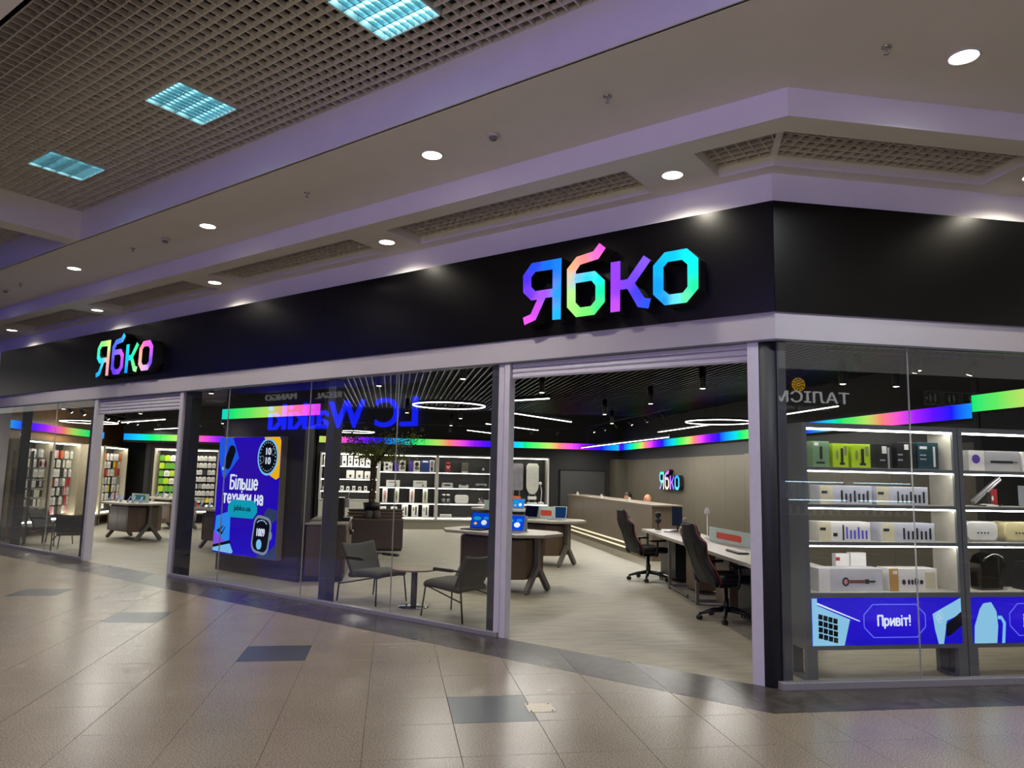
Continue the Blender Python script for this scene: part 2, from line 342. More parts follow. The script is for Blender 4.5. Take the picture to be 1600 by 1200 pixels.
# sills and glass
def pane(n, u0, u1): return struct(abox(MB(), u0 + .002, u1 - .002, .012, .022, .05, ZB).build(n, m_glass))
for i, (u0, u1) in enumerate([(3.02, 4.57), (4.57, 6.24), (6.24, 8.15), (8.15, 9.41), (12.41, 14.0), (14.0, 15.6), (15.6, 17.0)]): pane('window_%d' % (i + 1), u0, u1)
for u in (4.57, 6.24, 8.15, 14.0): struct(abox(MB(), u - .002, u + .002, .009, .025, .05, ZB).build('trim_glass_joint', m_joint2))
for x in (1.285, 2.6, 3.9): struct(MB().box(x - .002, x + .002, .009, .025, .06, ZB).build('trim_glass_joint', m_joint2))
for u0, u1 in ((2.95, 9.42), (12.38, 17.0)): struct(abox(MB(), u0, u1, -.025, .055, 0, .05).build('trim_sill', m_sill, bevel=.004))
for i, (x0, x1) in enumerate([(.03, 1.285), (1.285, 2.6), (2.6, 3.9), (3.9, 5.2)]): struct(MB().box(x0 + .002, x1 - .002, .012, .022, .06, ZB).build('window_%d' % (i + 8), m_glass))
struct(MB().box(-.02, 8, -.03, .05, 0, .06).build('trim_sill', m_sill, bevel=.004))
# roller shutters above the two doorways
def shutter(u0, u1, zb, n, label):
    o = thing('roller_shutter', label, 'shutter', A((u0 + u1) / 2, .06, zb), RA); L = (u1 - u0) / 2; hh = (ZB - zb) / n
    for k in range(n):
        MB().prism([(-.02, k * hh + .002), (-.028, k * hh + hh * .3), (-.02, k * hh + hh * .95), (.02, k * hh + hh * .95), (.02, k * hh + .002)], -L, L, 'x').build('slat', m_alu, o)
shutter(.26, 2.85, 2.765, 3, 'white roller shutter rolled up above the wide right doorway')
shutter(9.51, 12.3, 2.655, 5, 'white roller shutter rolled up above the left doorway')

# ------------------------------------------------------------------ ceilings of the mall
G0, G1 = -.76, -.16
GA = [(1.08, 4.12), (4.72, 7.72), (8.35, 11.35), (12.0, 15.0)]
def cl(mb, pts): return aprism(mb, pts, ZL, ZL + .03)
mb = MB(); cl(mb, [(-.99 * t4, -.99), (18, -.99), (18, G0), (G0 * t4, G0)]); cl(mb, [(G1 * t4, G1), (18, G1), (18, 0), (0, 0)])
e = [.43] + [q for g in GA for q in g] + [18]
for k in range(0, len(e), 2): cl(mb, [(e[k], G0), (e[k + 1], G0), (e[k + 1], G1), (e[k], G1)])
mb.prism([(-.99 * t4, -.99), (9, -.99), (9, G0), (G0 * t4, G0)], ZL, ZL + .03); mb.prism([(G1 * t4, G1), (9, G1), (9, 0), (0, 0)], ZL, ZL + .03)
mb.box(2.0, 2.6, G0, G1, ZL, ZL + .03); mb.box(5.6, 9, G0, G1, ZL, ZL + .03)
struct(mb.build('ceiling_soffit', m_white))
# step between the soffit and the higher ceiling
struct(aprism(MB(), [(-t4, -1), (18, -1), (18, -.9905), (-.9905 * t4, -.9905)], ZL, ZU - .0005).build('ceiling_step_left', m_face))
struct(MB().prism([(-t4, -1), (9, -1), (9, -.9905), (-.9905 * t4, -.9905)], ZL, ZU - .0005).build('ceiling_step_right', m_face))
up = MB().prism([tuple(A(18, -.9)[:2]), (-.373, -.9), (9, -.9), (9, -7.9), (4.81, -7.9), tuple(A(18, -2.185)[:2])], ZU, ZU + .03)
struct(up.build('ceiling_upper', m_white))
struct(abox(MB(), -9, 30, -2.2, -2.17, ZU, 5.16).build('ceiling_well_side', m_face))
struct(abox(MB(), -9, 30, -4.76, -4.73, ZU, 5.16).build('ceiling_well_near_side', m_face))
struct(abox(MB(), -9, 30, -11.2, -4.73, ZU, ZU + .03).build('ceiling_beyond_well', m_white))
struct(abox(MB(), 8.42, 8.74, -4.73, -2.2, ZU, 5.14).build('ceiling_beam', m_white))
for q in ((-9.1, -9, -4.8, -2.1), (30, 30.1, -4.8, -2.1), (-9.1, 30.1, -2.12, -2.1), (-9.1, 30.1, -4.82, -4.8)): struct(abox(MB(), *q, 4.8, 5.44).build('ceiling_void_blocker', m_lid_))  # unseen boards, added to keep world light from leaking into the void
struct(abox(MB(), -9, 30, -4.8, -2.1, 5.4, 5.42).build('ceiling_void_lid', m_lid_))
# square aluminium grid in the well
def grid(u0, u1, w0, w1, z, hgt, th, pitch, label, nm='ceiling_grid', barname='grid_bar', mat=m_grid, holes=()):
    o = thing(nm, label, 'ceiling grid', A((u0 + u1) / 2, (w0 + w1) / 2, z), RA); L, W = u1 - u0, w1 - w0
    n = int(round(W / pitch)); m = int(round(L / pitch))
    cu, cw = (u0 + u1) / 2, (w0 + w1) / 2; H_ = [(-(hu - cu), hw - cw) for hu, hw in holes]; cache = {}
    def seg(a, b, along, off):
        key = (round(b - a, 3), along); c = (a + b) / 2
        if key not in cache: cache[key] = (MB().box(-(b - a) / 2, (b - a) / 2, -th / 2, th / 2, 0, hgt) if along == 'x' else MB().box(-th / 2, th / 2, -(b - a) / 2, (b - a) / 2, .0004, hgt)).mesh(barname, mat)
        obj(barname, cache[key], o, (c, off, 0) if along == 'x' else (off, c, 0))
    for k in range(n + 1):
        y = -W / 2 + W * k / n; cuts = sorted(hx for hx, hy in H_ if abs(y - hy) < .299); a = -L / 2
        for hx in cuts: seg(a, hx - .301, 'x', y); a = hx + .301
        seg(a, L / 2, 'x', y)
    for k in range(m + 1):
        x = -L / 2 + L * k / m; cuts = sorted(hy for hx, hy in H_ if abs(x - hx) < .299); a = -W / 2
        for hy in cuts: seg(a, hy - .301, 'y', x); a = hy + .301
        seg(a, W / 2, 'y', x)
    return o
grid(-1.6, 8.4, -4.7, -2.2, 5.08, .045, .011, .1, 'large square aluminium grid ceiling holding the bright louvre lamps', holes=[(u_, -3.0) for u_ in (1.89, 4.43, 6.97, -.65)])
grid(8.76, 12.76, -4.7, -2.2, 5.08, .045, .011, .1, 'second square grid ceiling beyond the beam at the far left')
# recessed grilles in the soffit
def recess_walls(u0, u1):
    for a, b, c, d in ((u0 - .02, u1 + .02, G0 - .02, G0), (u0 - .02, u1 + .02, G1, G1 + .02), (u0 - .02, u0, G0, G1), (u1, u1 + .02, G0, G1)):
        yield a, b, c, d
for (u0, u1), lb in zip(GA, ('nearest long soffit grille right of the second downlight', 'second soffit grille from the corner above the black fascia', 'third soffit grille from the corner above the far sign', 'fourth soffit grille at the far left end of the fascia')):
    rb = MB()
    for q in recess_walls(u0, u1): abox(rb, *q, ZL + .031, ZL + .2)
    struct(rb.build('ceiling_recess', m_white)); struct(abox(MB(), u0 - .02, u1 + .02, G0 - .02, G1 + .02, ZL + .201, ZL + .21).build('ceiling_recess_lid', m_lid_))
    grid(u0 + .01, u1 - .01, G0 + .01, G1 - .01, ZL + .09, .04, .008, .1, lb, 'soffit_grille', 'grille_bar')
# the mitred grille round the corner
o = thing('soffit_grille', 'mitred soffit grille that turns the corner of the ceiling', 'ceiling grid', (0, 0, ZL + .09))
cmat = m_grid
for k in range(7):
    w = G0 + .01 + k * (G1 - G0 - .02) / 6
    aprism(MB(), [(.44, w - .004), (w * t4, w - .004), (w * t4, w + .004), (.44, w + .004)], 0, .04).build('grille_bar', cmat, o)
    MB().prism([(w * t4, w - .004), (1.99, w - .004), (1.99, w + .004), (w * t4, w + .004)], 0, .04).build('grille_bar', cmat, o)
for k in range(8):
    u = .44 - k * .1; w0 = G0 + .01; w1 = min(G1 - .01, (u - .03) / t4) if u < .03 else G1 - .01
    if w1 < w0 + .05: continue
    abox(MB(), u - .004, u + .004, w0, w1, .0004, .04).build('grille_bar', cmat, o)
for k in range(24):
    x = 1.99 - k * .1; w1 = G1 - .01; 
    if x < .03: w1 = min(w1, (x - .03) / t4)
    if w1 < G0 + .06: continue
    MB().box(x - .004, x + .004, G0 + .01, w1, .0004, .04).build('grille_bar', cmat, o)
MB().prism([(G0 * t4 - .03, G0), (G0 * t4 + .03, G0), (G1 * t4 + .03, G1), (G1 * t4 - .03, G1)], -.002, .04).build('mitre_bar', m_face, o)
rb = MB(); z0, z1 = ZL + .031, ZL + .2
abox(rb, .43, .45, G0, G1, z0, z1); rb.box(2.0, 2.02, G0, G1, z0, z1)
aprism(rb, [(G0 * t4, G0), (.45, G0), (.45, G0 - .02), (G0 * t4, G0 - .02)], z0, z1); rb.prism([(G0 * t4, G0), (2.02, G0), (2.02, G0 - .02), (G0 * t4, G0 - .02)], z0, z1)
aprism(rb, [(G1 * t4, G1), (.45, G1), (.45, G1 + .02), (G1 * t4, G1 + .02)], z0, z1); rb.prism([(G1 * t4, G1), (2.02, G1), (2.02, G1 + .02), (G1 * t4, G1 + .02)], z0, z1)
struct(rb.build('ceiling_recess', m_white))
rb = MB(); aprism(rb, [(G0 * t4, G0), (.45, G0), (.45, G1), (G1 * t4, G1)], z1 + .001, z1 + .01); rb.prism([(G0 * t4, G0), (2.02, G0), (2.02, G1), (G1 * t4, G1)], z1 + .001, z1 + .01)
struct(rb.build('ceiling_recess_lid', m_lid_))

# ------------------------------------------------------------------ lights of the mall
m_ring = M('white_trim_ring', 'cfcac0', .4); m_lens = EM('downlight_lens', 'fff6e2', 9.0)
m_lensc = EM('downlight_lens_cool', 'f4fbff', 14.0)
rd = MB().lathe([(.092, .02), (.092, -.004), (.106, -.007), (.112, 0), (.112, .012), (.1, .02)], n=28); 
ring_me = rd.mesh('trim_ring', m_ring)
lens_me = MB().lathe([(.091, -.001), (.07, -.005), (.001, -.006)], n=28).mesh('lens', m_lens)
lensc_me = lens_me.copy(); lensc_me.materials.clear(); lensc_me.materials.append(m_lensc)
d_up = lamp_data('downlight_beam', 'SPOT', K_SPOT, (1, .93, .80), spot_size=2.5, spot_blend=.7, shadow_soft_size=.08)
d_low = lamp_data('soffit_beam', 'SPOT', K_LOW, (1, .92, .76), spot_size=2.6, spot_blend=.6, shadow_soft_size=.08)
d_cool = lamp_data('cool_beam', 'SPOT', K_SPOT * 1.2, (.92, .97, 1), spot_size=2.6, spot_blend=.7, shadow_soft_size=.08)
def downlight(p, z, d, label, cool=False, group=None):
    o = thing('recessed_downlight', label, 'downlight', (p[0], p[1], z), 0, group)
    obj('trim_ring', ring_me, o); obj('lens', lensc_me if cool else lens_me, o); put_light(d, (0, 0, -.02), o)
for u, lb in ((2.68, 'warm round downlight in the upper ceiling beside the nearest smoke detector'), (6.40, 'second warm round downlight along the upper ceiling, left of the sprinkler'), (9.99, 'third warm round downlight along the upper ceiling near the beam'), (13.6, 'farthest round downlight in the upper ceiling at the left edge')):
    downlight(A(u, -1.58), ZU, d_up, lb)
downlight((.571, -1.607), ZU, d_cool, 'large cool white downlight in the upper ceiling at the right', True)
for u, lb in ((.76, 'soffit downlight between the corner grille and the long grille'), (4.42, 'soffit downlight between the first and second long grilles'), (8.03, 'soffit downlight between the second and third long grilles'), (11.68, 'soffit downlight between the third and fourth long grilles'), (15.37, 'soffit downlight past the fourth grille at the far left')):
    downlight(A(u, -.44), ZL, d_low, lb)
downlight((2.3, -.42), ZL, d_low, 'soffit downlight past the end of the corner grille')
for x, y in ((3.2, -4.4), (5.4, -2.0)): downlight((x, y), ZU, d_up, 'unseen warm downlight added to the mall ceiling out of view', group='added unseen downlights')  # unseen downlights, added so the floor out of view is lit too
for u, w in ((2.7, -6.6), (6.4, -6.6), (-1, -6.6), (10, -6.6), (14, -6.6), (2.7, -9.4), (6.4, -9.4), (10, -9.4)): downlight(A(u, w), ZU, d_up, 'unseen warm downlight added to the mall ceiling out of view', group='added unseen downlights')
# louvre lamps in the grid
m_tube = EM('cool_lamp_light', 'b8f4ff', K_LAMP * 2.2); m_refl = EM('lit_louvre_reflector', '8fe2ee', K_LAMP * .42); m_lframe = M('lamp_frame', 'c8dde0', .35)
m_blade = M('mirror_louvre', '9fc4cc', .25, metal=.7)
def louvre(u, w, label):
    o = thing('louvre_lamp', label, 'ceiling lamp', A(u, w, 5.072), RA); q = .298
    f = MB()
    for a, b, c, d in ((-q, q, -q, -q + .014), (-q, q, q - .014, q), (-q, -q + .014, -q, q), (q - .014, q, -q, q)): f.box(a, b, c, d, 0, .07)
    f.build('frame', m_lframe, o)
    MB().box(-q + .01, q - .01, -q + .01, q - .01, .064, .07).build('reflector', m_refl, o)
    for k in range(4):
        y = -.2235 + .149 * k
        MB().tube([(-.27, y, .044), (.27, y, .044)], .013, 8).build('tube', m_tube, o)
        if k: MB().box(-q + .014, q - .014, y - .0745 - .004, y - .0745 + .004, .002, .06).build('divider', m_blade, o)
        bl = MB()
        for j in range(1, 9): x = -.284 + .0631 * j; bl.prism([(x - .003, .004), (x + .003, .004), (x + .008, .034), (x - .008, .034)], y - .07, y + .07, 'y')
        bl.build('louvre_blades', m_blade, o)
for u, lb in ((1.89, 'louvre lamp nearest the viewer, cut by the top of the picture'), (4.43, 'bright louvre lamp in the middle of the grid ceiling'), (6.97, 'farthest louvre lamp in the grid ceiling, near the beam')): louvre(u, -3.0, lb)
louvre(-.65, -3.0, 'louvre lamp outside the top of the picture')
# sprinklers and smoke detectors
m_chr = M('chrome', 'b5b0aa', .25, metal=1); m_plast = M('detector_plastic', 'c4bcb4', .5)
sp1 = MB().lathe([(.03, 0), (.034, -.004), (.02, -.01), (.009, -.012), (.009, -.04), (.004, -.042)], n=14).mesh('escutcheon', m_chr)
sp2 = MB().lathe([(.002, -.042), (.018, -.05), (.02, -.052), (.002, -.054)], n=12).mesh('deflector', m_chr)
for p, lb in ((A(.79, -1.63), 'chrome sprinkler nearest the ceiling corner'), (A(4.45, -1.62), 'chrome sprinkler between the two middle upper downlights'), (A(8.15, -1.62), 'chrome sprinkler left of the middle smoke detector'), (A(11.8, -1.63), 'chrome sprinkler at the far left of the upper ceiling'), ((-.03, -1.61), 'chrome sprinkler beside the cool white downlight')):
    o = thing('sprinkler', lb, 'sprinkler', (p[0], p[1], ZU)); obj('escutcheon', sp1, o); obj('deflector', sp2, o)
sd1 = MB().lathe([(.05, 0), (.052, -.012), (.046, -.022), (.03, -.024)], n=20).mesh('base', m_plast)
sd2 = MB().lathe([(.03, -.024), (.034, -.034), (.03, -.05), (.012, -.056), (.002, -.056)], n=16).mesh('sensor_head', M('sensor_grey', '77716c', .5))
for u, lb in ((1.94, 'white round smoke detector nearest the viewer'), (7.35, 'white smoke detector in the middle of the upper ceiling'), (12.5, 'white smoke detector at the far left edge')):
    o = thing('smoke_detector', lb, 'smoke detector', A(u, -1.6, ZU)); obj('base', sd1, o); obj('sensor_head', sd2, o)

# ------------------------------------------------------------------ illuminated letters
LET = {
 'ya': ([(2.089, 3.956), (2.462, 3.957), (2.571, 3.835), (2.567, 3.65), (2.46, 3.551), (2.385, 3.551), (2.465, 3.402), (2.563, 3.375), (2.542, 3.294), (2.4, 3.335), (2.28, 3.556), (2.196, 3.556), (2.191, 3.312), (2.09, 3.308)], [(2.197, 3.851), (2.412, 3.856), (2.466, 3.806), (2.464, 3.697), (2.412, 3.645), (2.195, 3.645)]),
 'be': ([(1.645, 4.039), (1.574, 3.976), (1.655, 3.877), (1.865, 3.849), (1.915, 3.788), (1.915, 3.759), (1.695, 3.759), (1.582, 3.648), (1.58, 3.428), (1.695, 3.312), (1.909, 3.31), (2.016, 3.423), (2.022, 3.825), (1.91, 3.938), (1.715, 3.964)], [(1.917, 3.663), (1.733, 3.665), (1.686, 3.609), (1.685, 3.459), (1.738, 3.405), (1.86, 3.404), (1.915, 3.462)]),
 'ka': ([(1.516, 3.818), (1.411, 3.817), (1.41, 3.622), (1.334, 3.622), (1.161, 3.833), (1.088, 3.773), (1.255, 3.571), (1.15, 3.412), (1.086, 3.401), (1.112, 3.307), (1.222, 3.333), (1.334, 3.528), (1.412, 3.528), (1.413, 3.315), (1.516, 3.314)], None),
 'o': ([(.725, 3.83), (.615, 3.719), (.617, 3.437), (.731, 3.318), (.948, 3.318), (1.064, 3.436), (1.064, 3.714), (.946, 3.828)], [(.774, 3.729), (.721, 3.677), (.721, 3.466), (.767, 3.415), (.905, 3.415), (.958, 3.465), (.958, 3.686), (.912, 3.73)])}
def letter(key, cps, parent, mface, u0=1.593, z0=3.667, k=1., depth=.17):
    outer, hole = LET[key]
    tr = lambda p: (-(p[0] - u0) * k, (p[1] - z0) * k)
    bm = bmesh.new(); lay = bm.loops.layers.color.new('glow')
    for ring in (outer, hole):
        if not ring: continue
        vs = [bm.verts.new((tr(p)[0], 0, tr(p)[1])) for p in ring]
        for i in range(len(vs)): bm.edges.new((vs[i], vs[(i + 1) % len(vs)]))
    bmesh.ops.triangle_fill(bm, use_beauty=True, use_dissolve=False, edges=bm.edges[:])
    for _ in range(3): bmesh.ops.subdivide_edges(bm, edges=[e for e in bm.edges if e.calc_length() > .05 * k], cuts=1)
    bmesh.ops.triangulate(bm, faces=bm.faces[:])
    for f in bm.faces:
        if f.normal.y > 0: f.normal_flip()
        for l in f.loops:
            x, z = l.vert.co.x, l.vert.co.z; s = 0; c = [0, 0, 0]
            for (pu, pz, hx) in cps:
                px, pz2 = tr((pu, pz)); w = 1 / ((x - px) ** 2 + (z - pz2) ** 2 + .0008) ** 1.7; s += w; r = lin(hx)
                for i in range(3): c[i] += w * r[i]
            q = [v / s for v in c]
            l[lay] = tuple((1.055 * v ** (1 / 2.4) - .055 if v > .0031 else 12.92 * v) for v in q) + (1,)
    me = bpy.data.meshes.new('letter'); bm.to_mesh(me); bm.free(); me.materials.append(mface); o = obj('letter', me, parent)
    sd = MB()
    for ring in (outer, hole):
        if not ring: continue
        n = len(ring); vs = [(tr(p)[0], y, tr(p)[1]) for y in (.001, depth) for p in ring]
        sd.add(vs, [(i, (i + 1) % n, n + (i + 1) % n, n + i) for i in range(n)])
    sd.build('letter_return', M('black_letter_return', '08080a', .5), o, solid=.004)
C1 = {'ya': [(2.55, 3.33, 'f050f0'), (2.42, 3.45, 'c446ff'), (2.3, 3.6, '9a4cff'), (2.5, 3.62, '6a35ff'), (2.54, 3.8, '4a2cff'), (2.44, 3.92, '2244ff'), (2.25, 3.9, '1166ff'), (2.13, 3.9, '1878ff'), (2.13, 3.6, '1492ff'), (2.13, 3.35, '16a8ff')],
      'be': [(1.61, 4.0, 'ff4fd0'), (1.68, 3.92, 'f868c0'), (1.82, 3.89, 'ff8080'), (1.95, 3.85, 'f8a070'), (1.98, 3.72, 'ccc0a0'), (1.98, 3.55, 'aadc80'), (1.97, 3.4, '98e070'), (1.8, 3.35, '70e86a'), (1.63, 3.4, '40e880'), (1.63, 3.55, '10e6a0'), (1.65, 3.68, '00e6dc'), (1.78, 3.71, '10c8e8'), (1.89, 3.71, '50b8f0')],
      'ka': [(1.46, 3.78, '8a3cff'), (1.46, 3.6, '9038f8'), (1.46, 3.35, 'b848ff'), (1.35, 3.58, '7040ff'), (1.13, 3.79, '7a50f4'), (1.22, 3.48, '3c3cff'), (1.11, 3.34, '2850ff')],
      'o': [(.9, 3.8, '10b8ff'), (.7, 3.78, '10dcf8'), (.65, 3.65, '10e6d0'), (.66, 3.45, '20e69a'), (.74, 3.36, '60f0a0'), (.85, 3.36, '60d0f0'), (.95, 3.36, '1a8cff'), (1.02, 3.5, '1090ff'), (1.02, 3.7, '10a4ff')]}
C2 = {'ya': [(2.13, 3.9, 'c8e878'), (2.13, 3.6, 'e0a890'), (2.13, 3.35, 'f890a0'), (2.4, 3.92, '88e878'), (2.54, 3.8, '30e8a0'), (2.54, 3.6, '10d8d8'), (2.4, 3.58, '30c8e8'), (2.42, 3.4, '10b0f8'), (2.54, 3.33, '1898ff')],
      'be': [(1.61, 4.0, '30b8ff'), (1.8, 3.9, '3878ff'), (1.98, 3.8, '4860ff'), (1.98, 3.5, '5040f0'), (1.9, 3.36, '5838e8'), (1.7, 3.35, '8040f8'), (1.63, 3.5, 'b048f8'), (1.65, 3.68, 'c85af0'), (1.85, 3.71, '8060ff')],
      'ka': [(1.46, 3.78, '10c8e0'), (1.46, 3.55, '10b0f0'), (1.46, 3.35, '1090ff'), (1.3, 3.58, '20e0a0'), (1.13, 3.79, '40e890'), (1.22, 3.45, '70e880'), (1.11, 3.34, 'a0e898')],
      'o': [(.85, 3.78, 'e860c8'), (.66, 3.7, 'c058f0'), (.66, 3.45, '7848f0'), (.84, 3.36, 'd0a0f8'), (1.0, 3.4, 'f0b0a8'), (1.02, 3.6, 'f8a888'), (1.0, 3.75, 'f88898')]}
C3 = {'ya': [(2.3, 3.9, '60e0c8'), (2.54, 3.7, '58c8e8'), (2.13, 3.5, 'a8e8d0'), (2.13, 3.35, 'd8f8d8'), (2.5, 3.35, 'a090f8')],
      'be': [(1.61, 4.0, 'd868f8'), (1.85, 3.88, 'c880f0'), (1.98, 3.7, 'f0c8d8'), (1.8, 3.36, 'f8d0c8'), (1.63, 3.5, 'f8d8d0')],
      'ka': [(1.46, 3.7, 'b070ff'), (1.46, 3.35, 'd090f8'), (1.15, 3.78, '8050f0'), (1.15, 3.36, '7878ff')],
      'o': [(.85, 3.78, '28a0ff'), (.66, 3.55, '58c8f8'), (.84, 3.36, '58d8f8'), (1.02, 3.55, '48c0f8')]}
m_sign = EMC('sign_face_light', 1.35)
def sign(name, label, loc, rz, C, k=1., depth=.17):
    o = thing(name, label, 'sign', loc, rz)
    for key in ('ya', 'be', 'ka', 'o'): letter(key, C[key], o, m_sign, k=k, depth=depth)
    return o
sign('shop_sign', 'large rainbow lit letters on the black fascia at the right', A(1.593, -.2, 3.667), RA, C1)
s2 = sign('shop_sign', 'smaller looking rainbow lit letters on the fascia at the far left', A(11.085, -.2, 3.667), RA, C2)
# ------------------------------------------------------------------ the shop's own walls and ceiling
ZC = 3.62
struct(MB().box(4.12, 4.3, 1.7, 17.4, 0, ZC).build('wall_right', m_wall))
struct(MB().box(3.5, 8, 1.68, 1.8, 0, ZC).build('wall_right_return', m_wall))
struct(MB().box(3.5, 3.62, 0.35, 1.7, 2.3, ZC).build('wall_right_bulkhead', m_wall))
struct(MB().box(-5.6, 4.2, 17.25, 17.4, 0, ZC).build('wall_back', m_wall))
struct(MB().box(-5.7, -5.55, 17.25, 18.75, 0, ZC).build('wall_back_return', m_wall))
struct(MB().box(-10.75, -5.6, 18.67, 18.8, 0, ZC).build('wall_back_left', m_wall))
struct(MB().box(-10.9, -10.75, 18.65, 20.0, 0, ZC).build('wall_niche_return', m_wall))
struct(MB().box(-12.2, -10.75, 20.0, 20.15, 0, ZC).build('wall_niche', m_wall))
struct(MB().box(-12.3, -12.1, 12.2, 20.15, 0, ZC).build('wall_left', m_wood))
struct(MB().prism(SHOP, ZC, ZC + .05).build('ceiling_shop', m_sceil))
struct(MB().prism([(8, 0), (8.1, 0), (8.1, 21), (8, 21)], 0, ZC).build('wall_far_right', m_wall))
struct(MB().box(-11.45, -5.7, 18.2, 18.65, 2.45, ZC).build('wall_bulkhead', m_wall))
# taupe panels along the right wall
tp = [(16.35, 9.5, 2.235), (9.5, 8.6, 2.25), (8.6, 7.6, 2.25), (7.6, 6.4, 2.25), (6.4, 5.2, 2.25), (5.2, 4.0, 2.25), (4.0, 2.8, 2.25)]
wr = bpy.data.objects['wall_right']
yb = [16.35, 14.6, 12.9, 11.2, 9.5, 8.6, 7.6, 6.4, 5.2, 4.0, 2.8, 1.8]
for a, b in zip(yb[:-1], yb[1:]): MB().box(4.05, 4.12, b + .003, a - .003, 0, 2.24 if a > 9.4 else 2.255).build('wall_panel', m_taupe, wr)
MB().box(3.75, 4.12, 16.36, 17.25, 0, 2.26).build('pilaster', m_taupe, wr)
# door leaf in the back wall
d = struct(MB().box(2.08, 3.56, 17.2, 17.25, 0, 1.87).build('door_1', M('charcoal_door', '3a3a38', .6, var=.03)))
MB().box(2.05, 2.09, 17.19, 17.25, 0, 1.9).build('door_frame', m_void, d); MB().box(2.05, 3.6, 17.19, 17.25, 1.87, 1.9).build('door_frame', m_void, d)
# black slat rafts under the ceiling
raft = struct(thing('ceiling_slat_raft', None, None, (0, 0, 3.3)))
raft['label'] = 'black slatted ceiling raft over the sales floor'
sl_me = {}
for k in range(118):
    x = -8.6 + .105 * k; y0 = max(.25, -x + .35); y1 = 12.6
    L = round(y1 - y0, 2)
    if L < .3: continue
    obj('slat', MB().box(-.009, .009, -L / 2, L / 2, 0, .09).mesh('slat', m_slat), raft, (x, y0 + L / 2, 0))
# ------------------------------------------------------------------ rainbow light ribbon
RB = ['1090ff', '10c0f0', '10e070', '60e060', 'b0d860', 'f08070', 'f050d0', 'a020ff', '5a10ff', '1818ff']
def ribbon_mat(name, axis, scale, phase, s=1.25):
    m = bpy.data.materials.new(name); m.use_nodes = True; MT[name] = m; nt = m.node_tree; N = nt.nodes; N.remove(N['Principled BSDF'])
    g = N.new('ShaderNodeNewGeometry'); sx = N.new('ShaderNodeSeparateXYZ'); nt.links.new(g.outputs['Position'], sx.inputs[0])
    a = N.new('ShaderNodeMath'); a.operation = 'MULTIPLY_ADD'; a.inputs[1].default_value = 1 / scale; a.inputs[2].default_value = phase
    nt.links.new(sx.outputs[axis], a.inputs[0]); f = N.new('ShaderNodeMath'); f.operation = 'FRACT'; nt.links.new(a.outputs[0], f.inputs[0])
    r = N.new('ShaderNodeValToRGB'); el = r.color_ramp.elements
    while len(el) < len(RB) + 1: el.new(.5)
    for i in range(len(RB) + 1): el[i].position = i / len(RB); el[i].color = (*lin(RB[i % len(RB)]), 1)
    nt.links.new(f.outputs[0], r.inputs[0]); e = N.new('ShaderNodeEmission'); e.inputs[1].default_value = s * EK
    nt.links.new(r.outputs[0], e.inputs[0]); nt.links.new(e.outputs[0], N['Material Output'].inputs[0]); return m
rx = ribbon_mat('ribbon_light_along_back', 0, 3.56, .93); ry = ribbon_mat('ribbon_light_along_right', 1, -3.5, 10.676)
ryl = ribbon_mat('ribbon_light_along_left', 1, -5.43, 11.343)
rcol = ribbon_mat('ribbon_light_on_pillar', 0, 3.6, .87)
rx2 = ribbon_mat('ribbon_light_far_left', 0, 3.84, 10.958)
m_rcase = M('ribbon_case', '101012', .5)
def ribbon(label, x0, x1, y0, y1, face, mat, n=4, z0=2.555, z1=2.755):
    o = thing('light_ribbon', label, 'light strip', ((x0 + x1) / 2, (y0 + y1) / 2, z0)); cx, cy2 = (x0 + x1) / 2, (y0 + y1) / 2
    MB().box(x0 - cx, x1 - cx, y0 - cy2, y1 - cy2, 0, z1 - z0).build('case', m_rcase, o)
    for k in range(n):
        b = MB(); g = .004
        if face in '+x-x':
            a, c = y0 + (y1 - y0) * k / n + g - cy2, y0 + (y1 - y0) * (k + 1) / n - g - cy2
            xx = (x0 - .006, x0 + .001) if face == '-x' else (x1 - .001, x1 + .006)
            b.box(xx[0] - cx, xx[1] - cx, a, c, .004, z1 - z0 - .004)
        else:
            a, c = x0 + (x1 - x0) * k / n + g - cx, x0 + (x1 - x0) * (k + 1) / n - g - cx
            b.box(a, c, y0 - .006 - cy2, y0 + .001 - cy2, .004, z1 - z0 - .004)
        b.build('light_panel', mat, o)
ribbon('long rainbow light ribbon along the back wall above the shelves', -5.5, 4.1, 17.15, 17.25, '-y', rx, 6)
ribbon('rainbow light ribbon along the right wall above the lit shop letters', 4.02, 4.12, 1.8, 17.15, '-x', ry, 8)
ribbon('short rainbow light ribbon stepped out at the right end of the window', 3.4, 3.5, .3, 1.68, '-x', ry, 1)
ribbon('rainbow light ribbon high on the golden wooden wall at the left', -12.1, -12.0, 12.35, 18.2, '+x', ryl, 4, 2.52, 2.72)
ribbon('rainbow light ribbon above the green accessory cabinet at the left', -11.4, -8.2, 18.1, 18.2, '-y', rx2, 3, 2.5, 2.7)
# pillar with the advertising screen
pl = struct(MB().prism([tuple(A(u, w)[:2]) for u, w in ((9.7, .97), (7.52, .97), (7.52, 1.15), (9.7, 1.15))], 0, 2.42).build('wall_pillar', M('pillar_board', '3b3835', .5, var=.05)))
struct(abox(MB(), 7.1, 9.7, .97, 1.15, 2.42, ZC).build('wall_pillar_bulkhead', MT['pillar_board']))
struct(abox(MB(), 7.0, 7.26, 1.17, 1.25, .0, 2.42).build('trim_lit_column_face', M('beige_lit_column', 'a59a82', .5)))  # beige colour stands in for the lit side of a white column beyond
o = thing('light_ribbon', 'rainbow light ribbon round the pillar above the tall advertising screen', 'light strip', A(8.4, .93, 2.555), RA)
MB().box(-1.3, 1.3, -.03, .04, 0, .18).build('case', m_rcase, o)
for k in range(2): MB().box(-1.3 + 1.3 * k + .004, 1.3 * k - .004, -.036, -.029, .003, .177).build('light_panel', rcol, o)

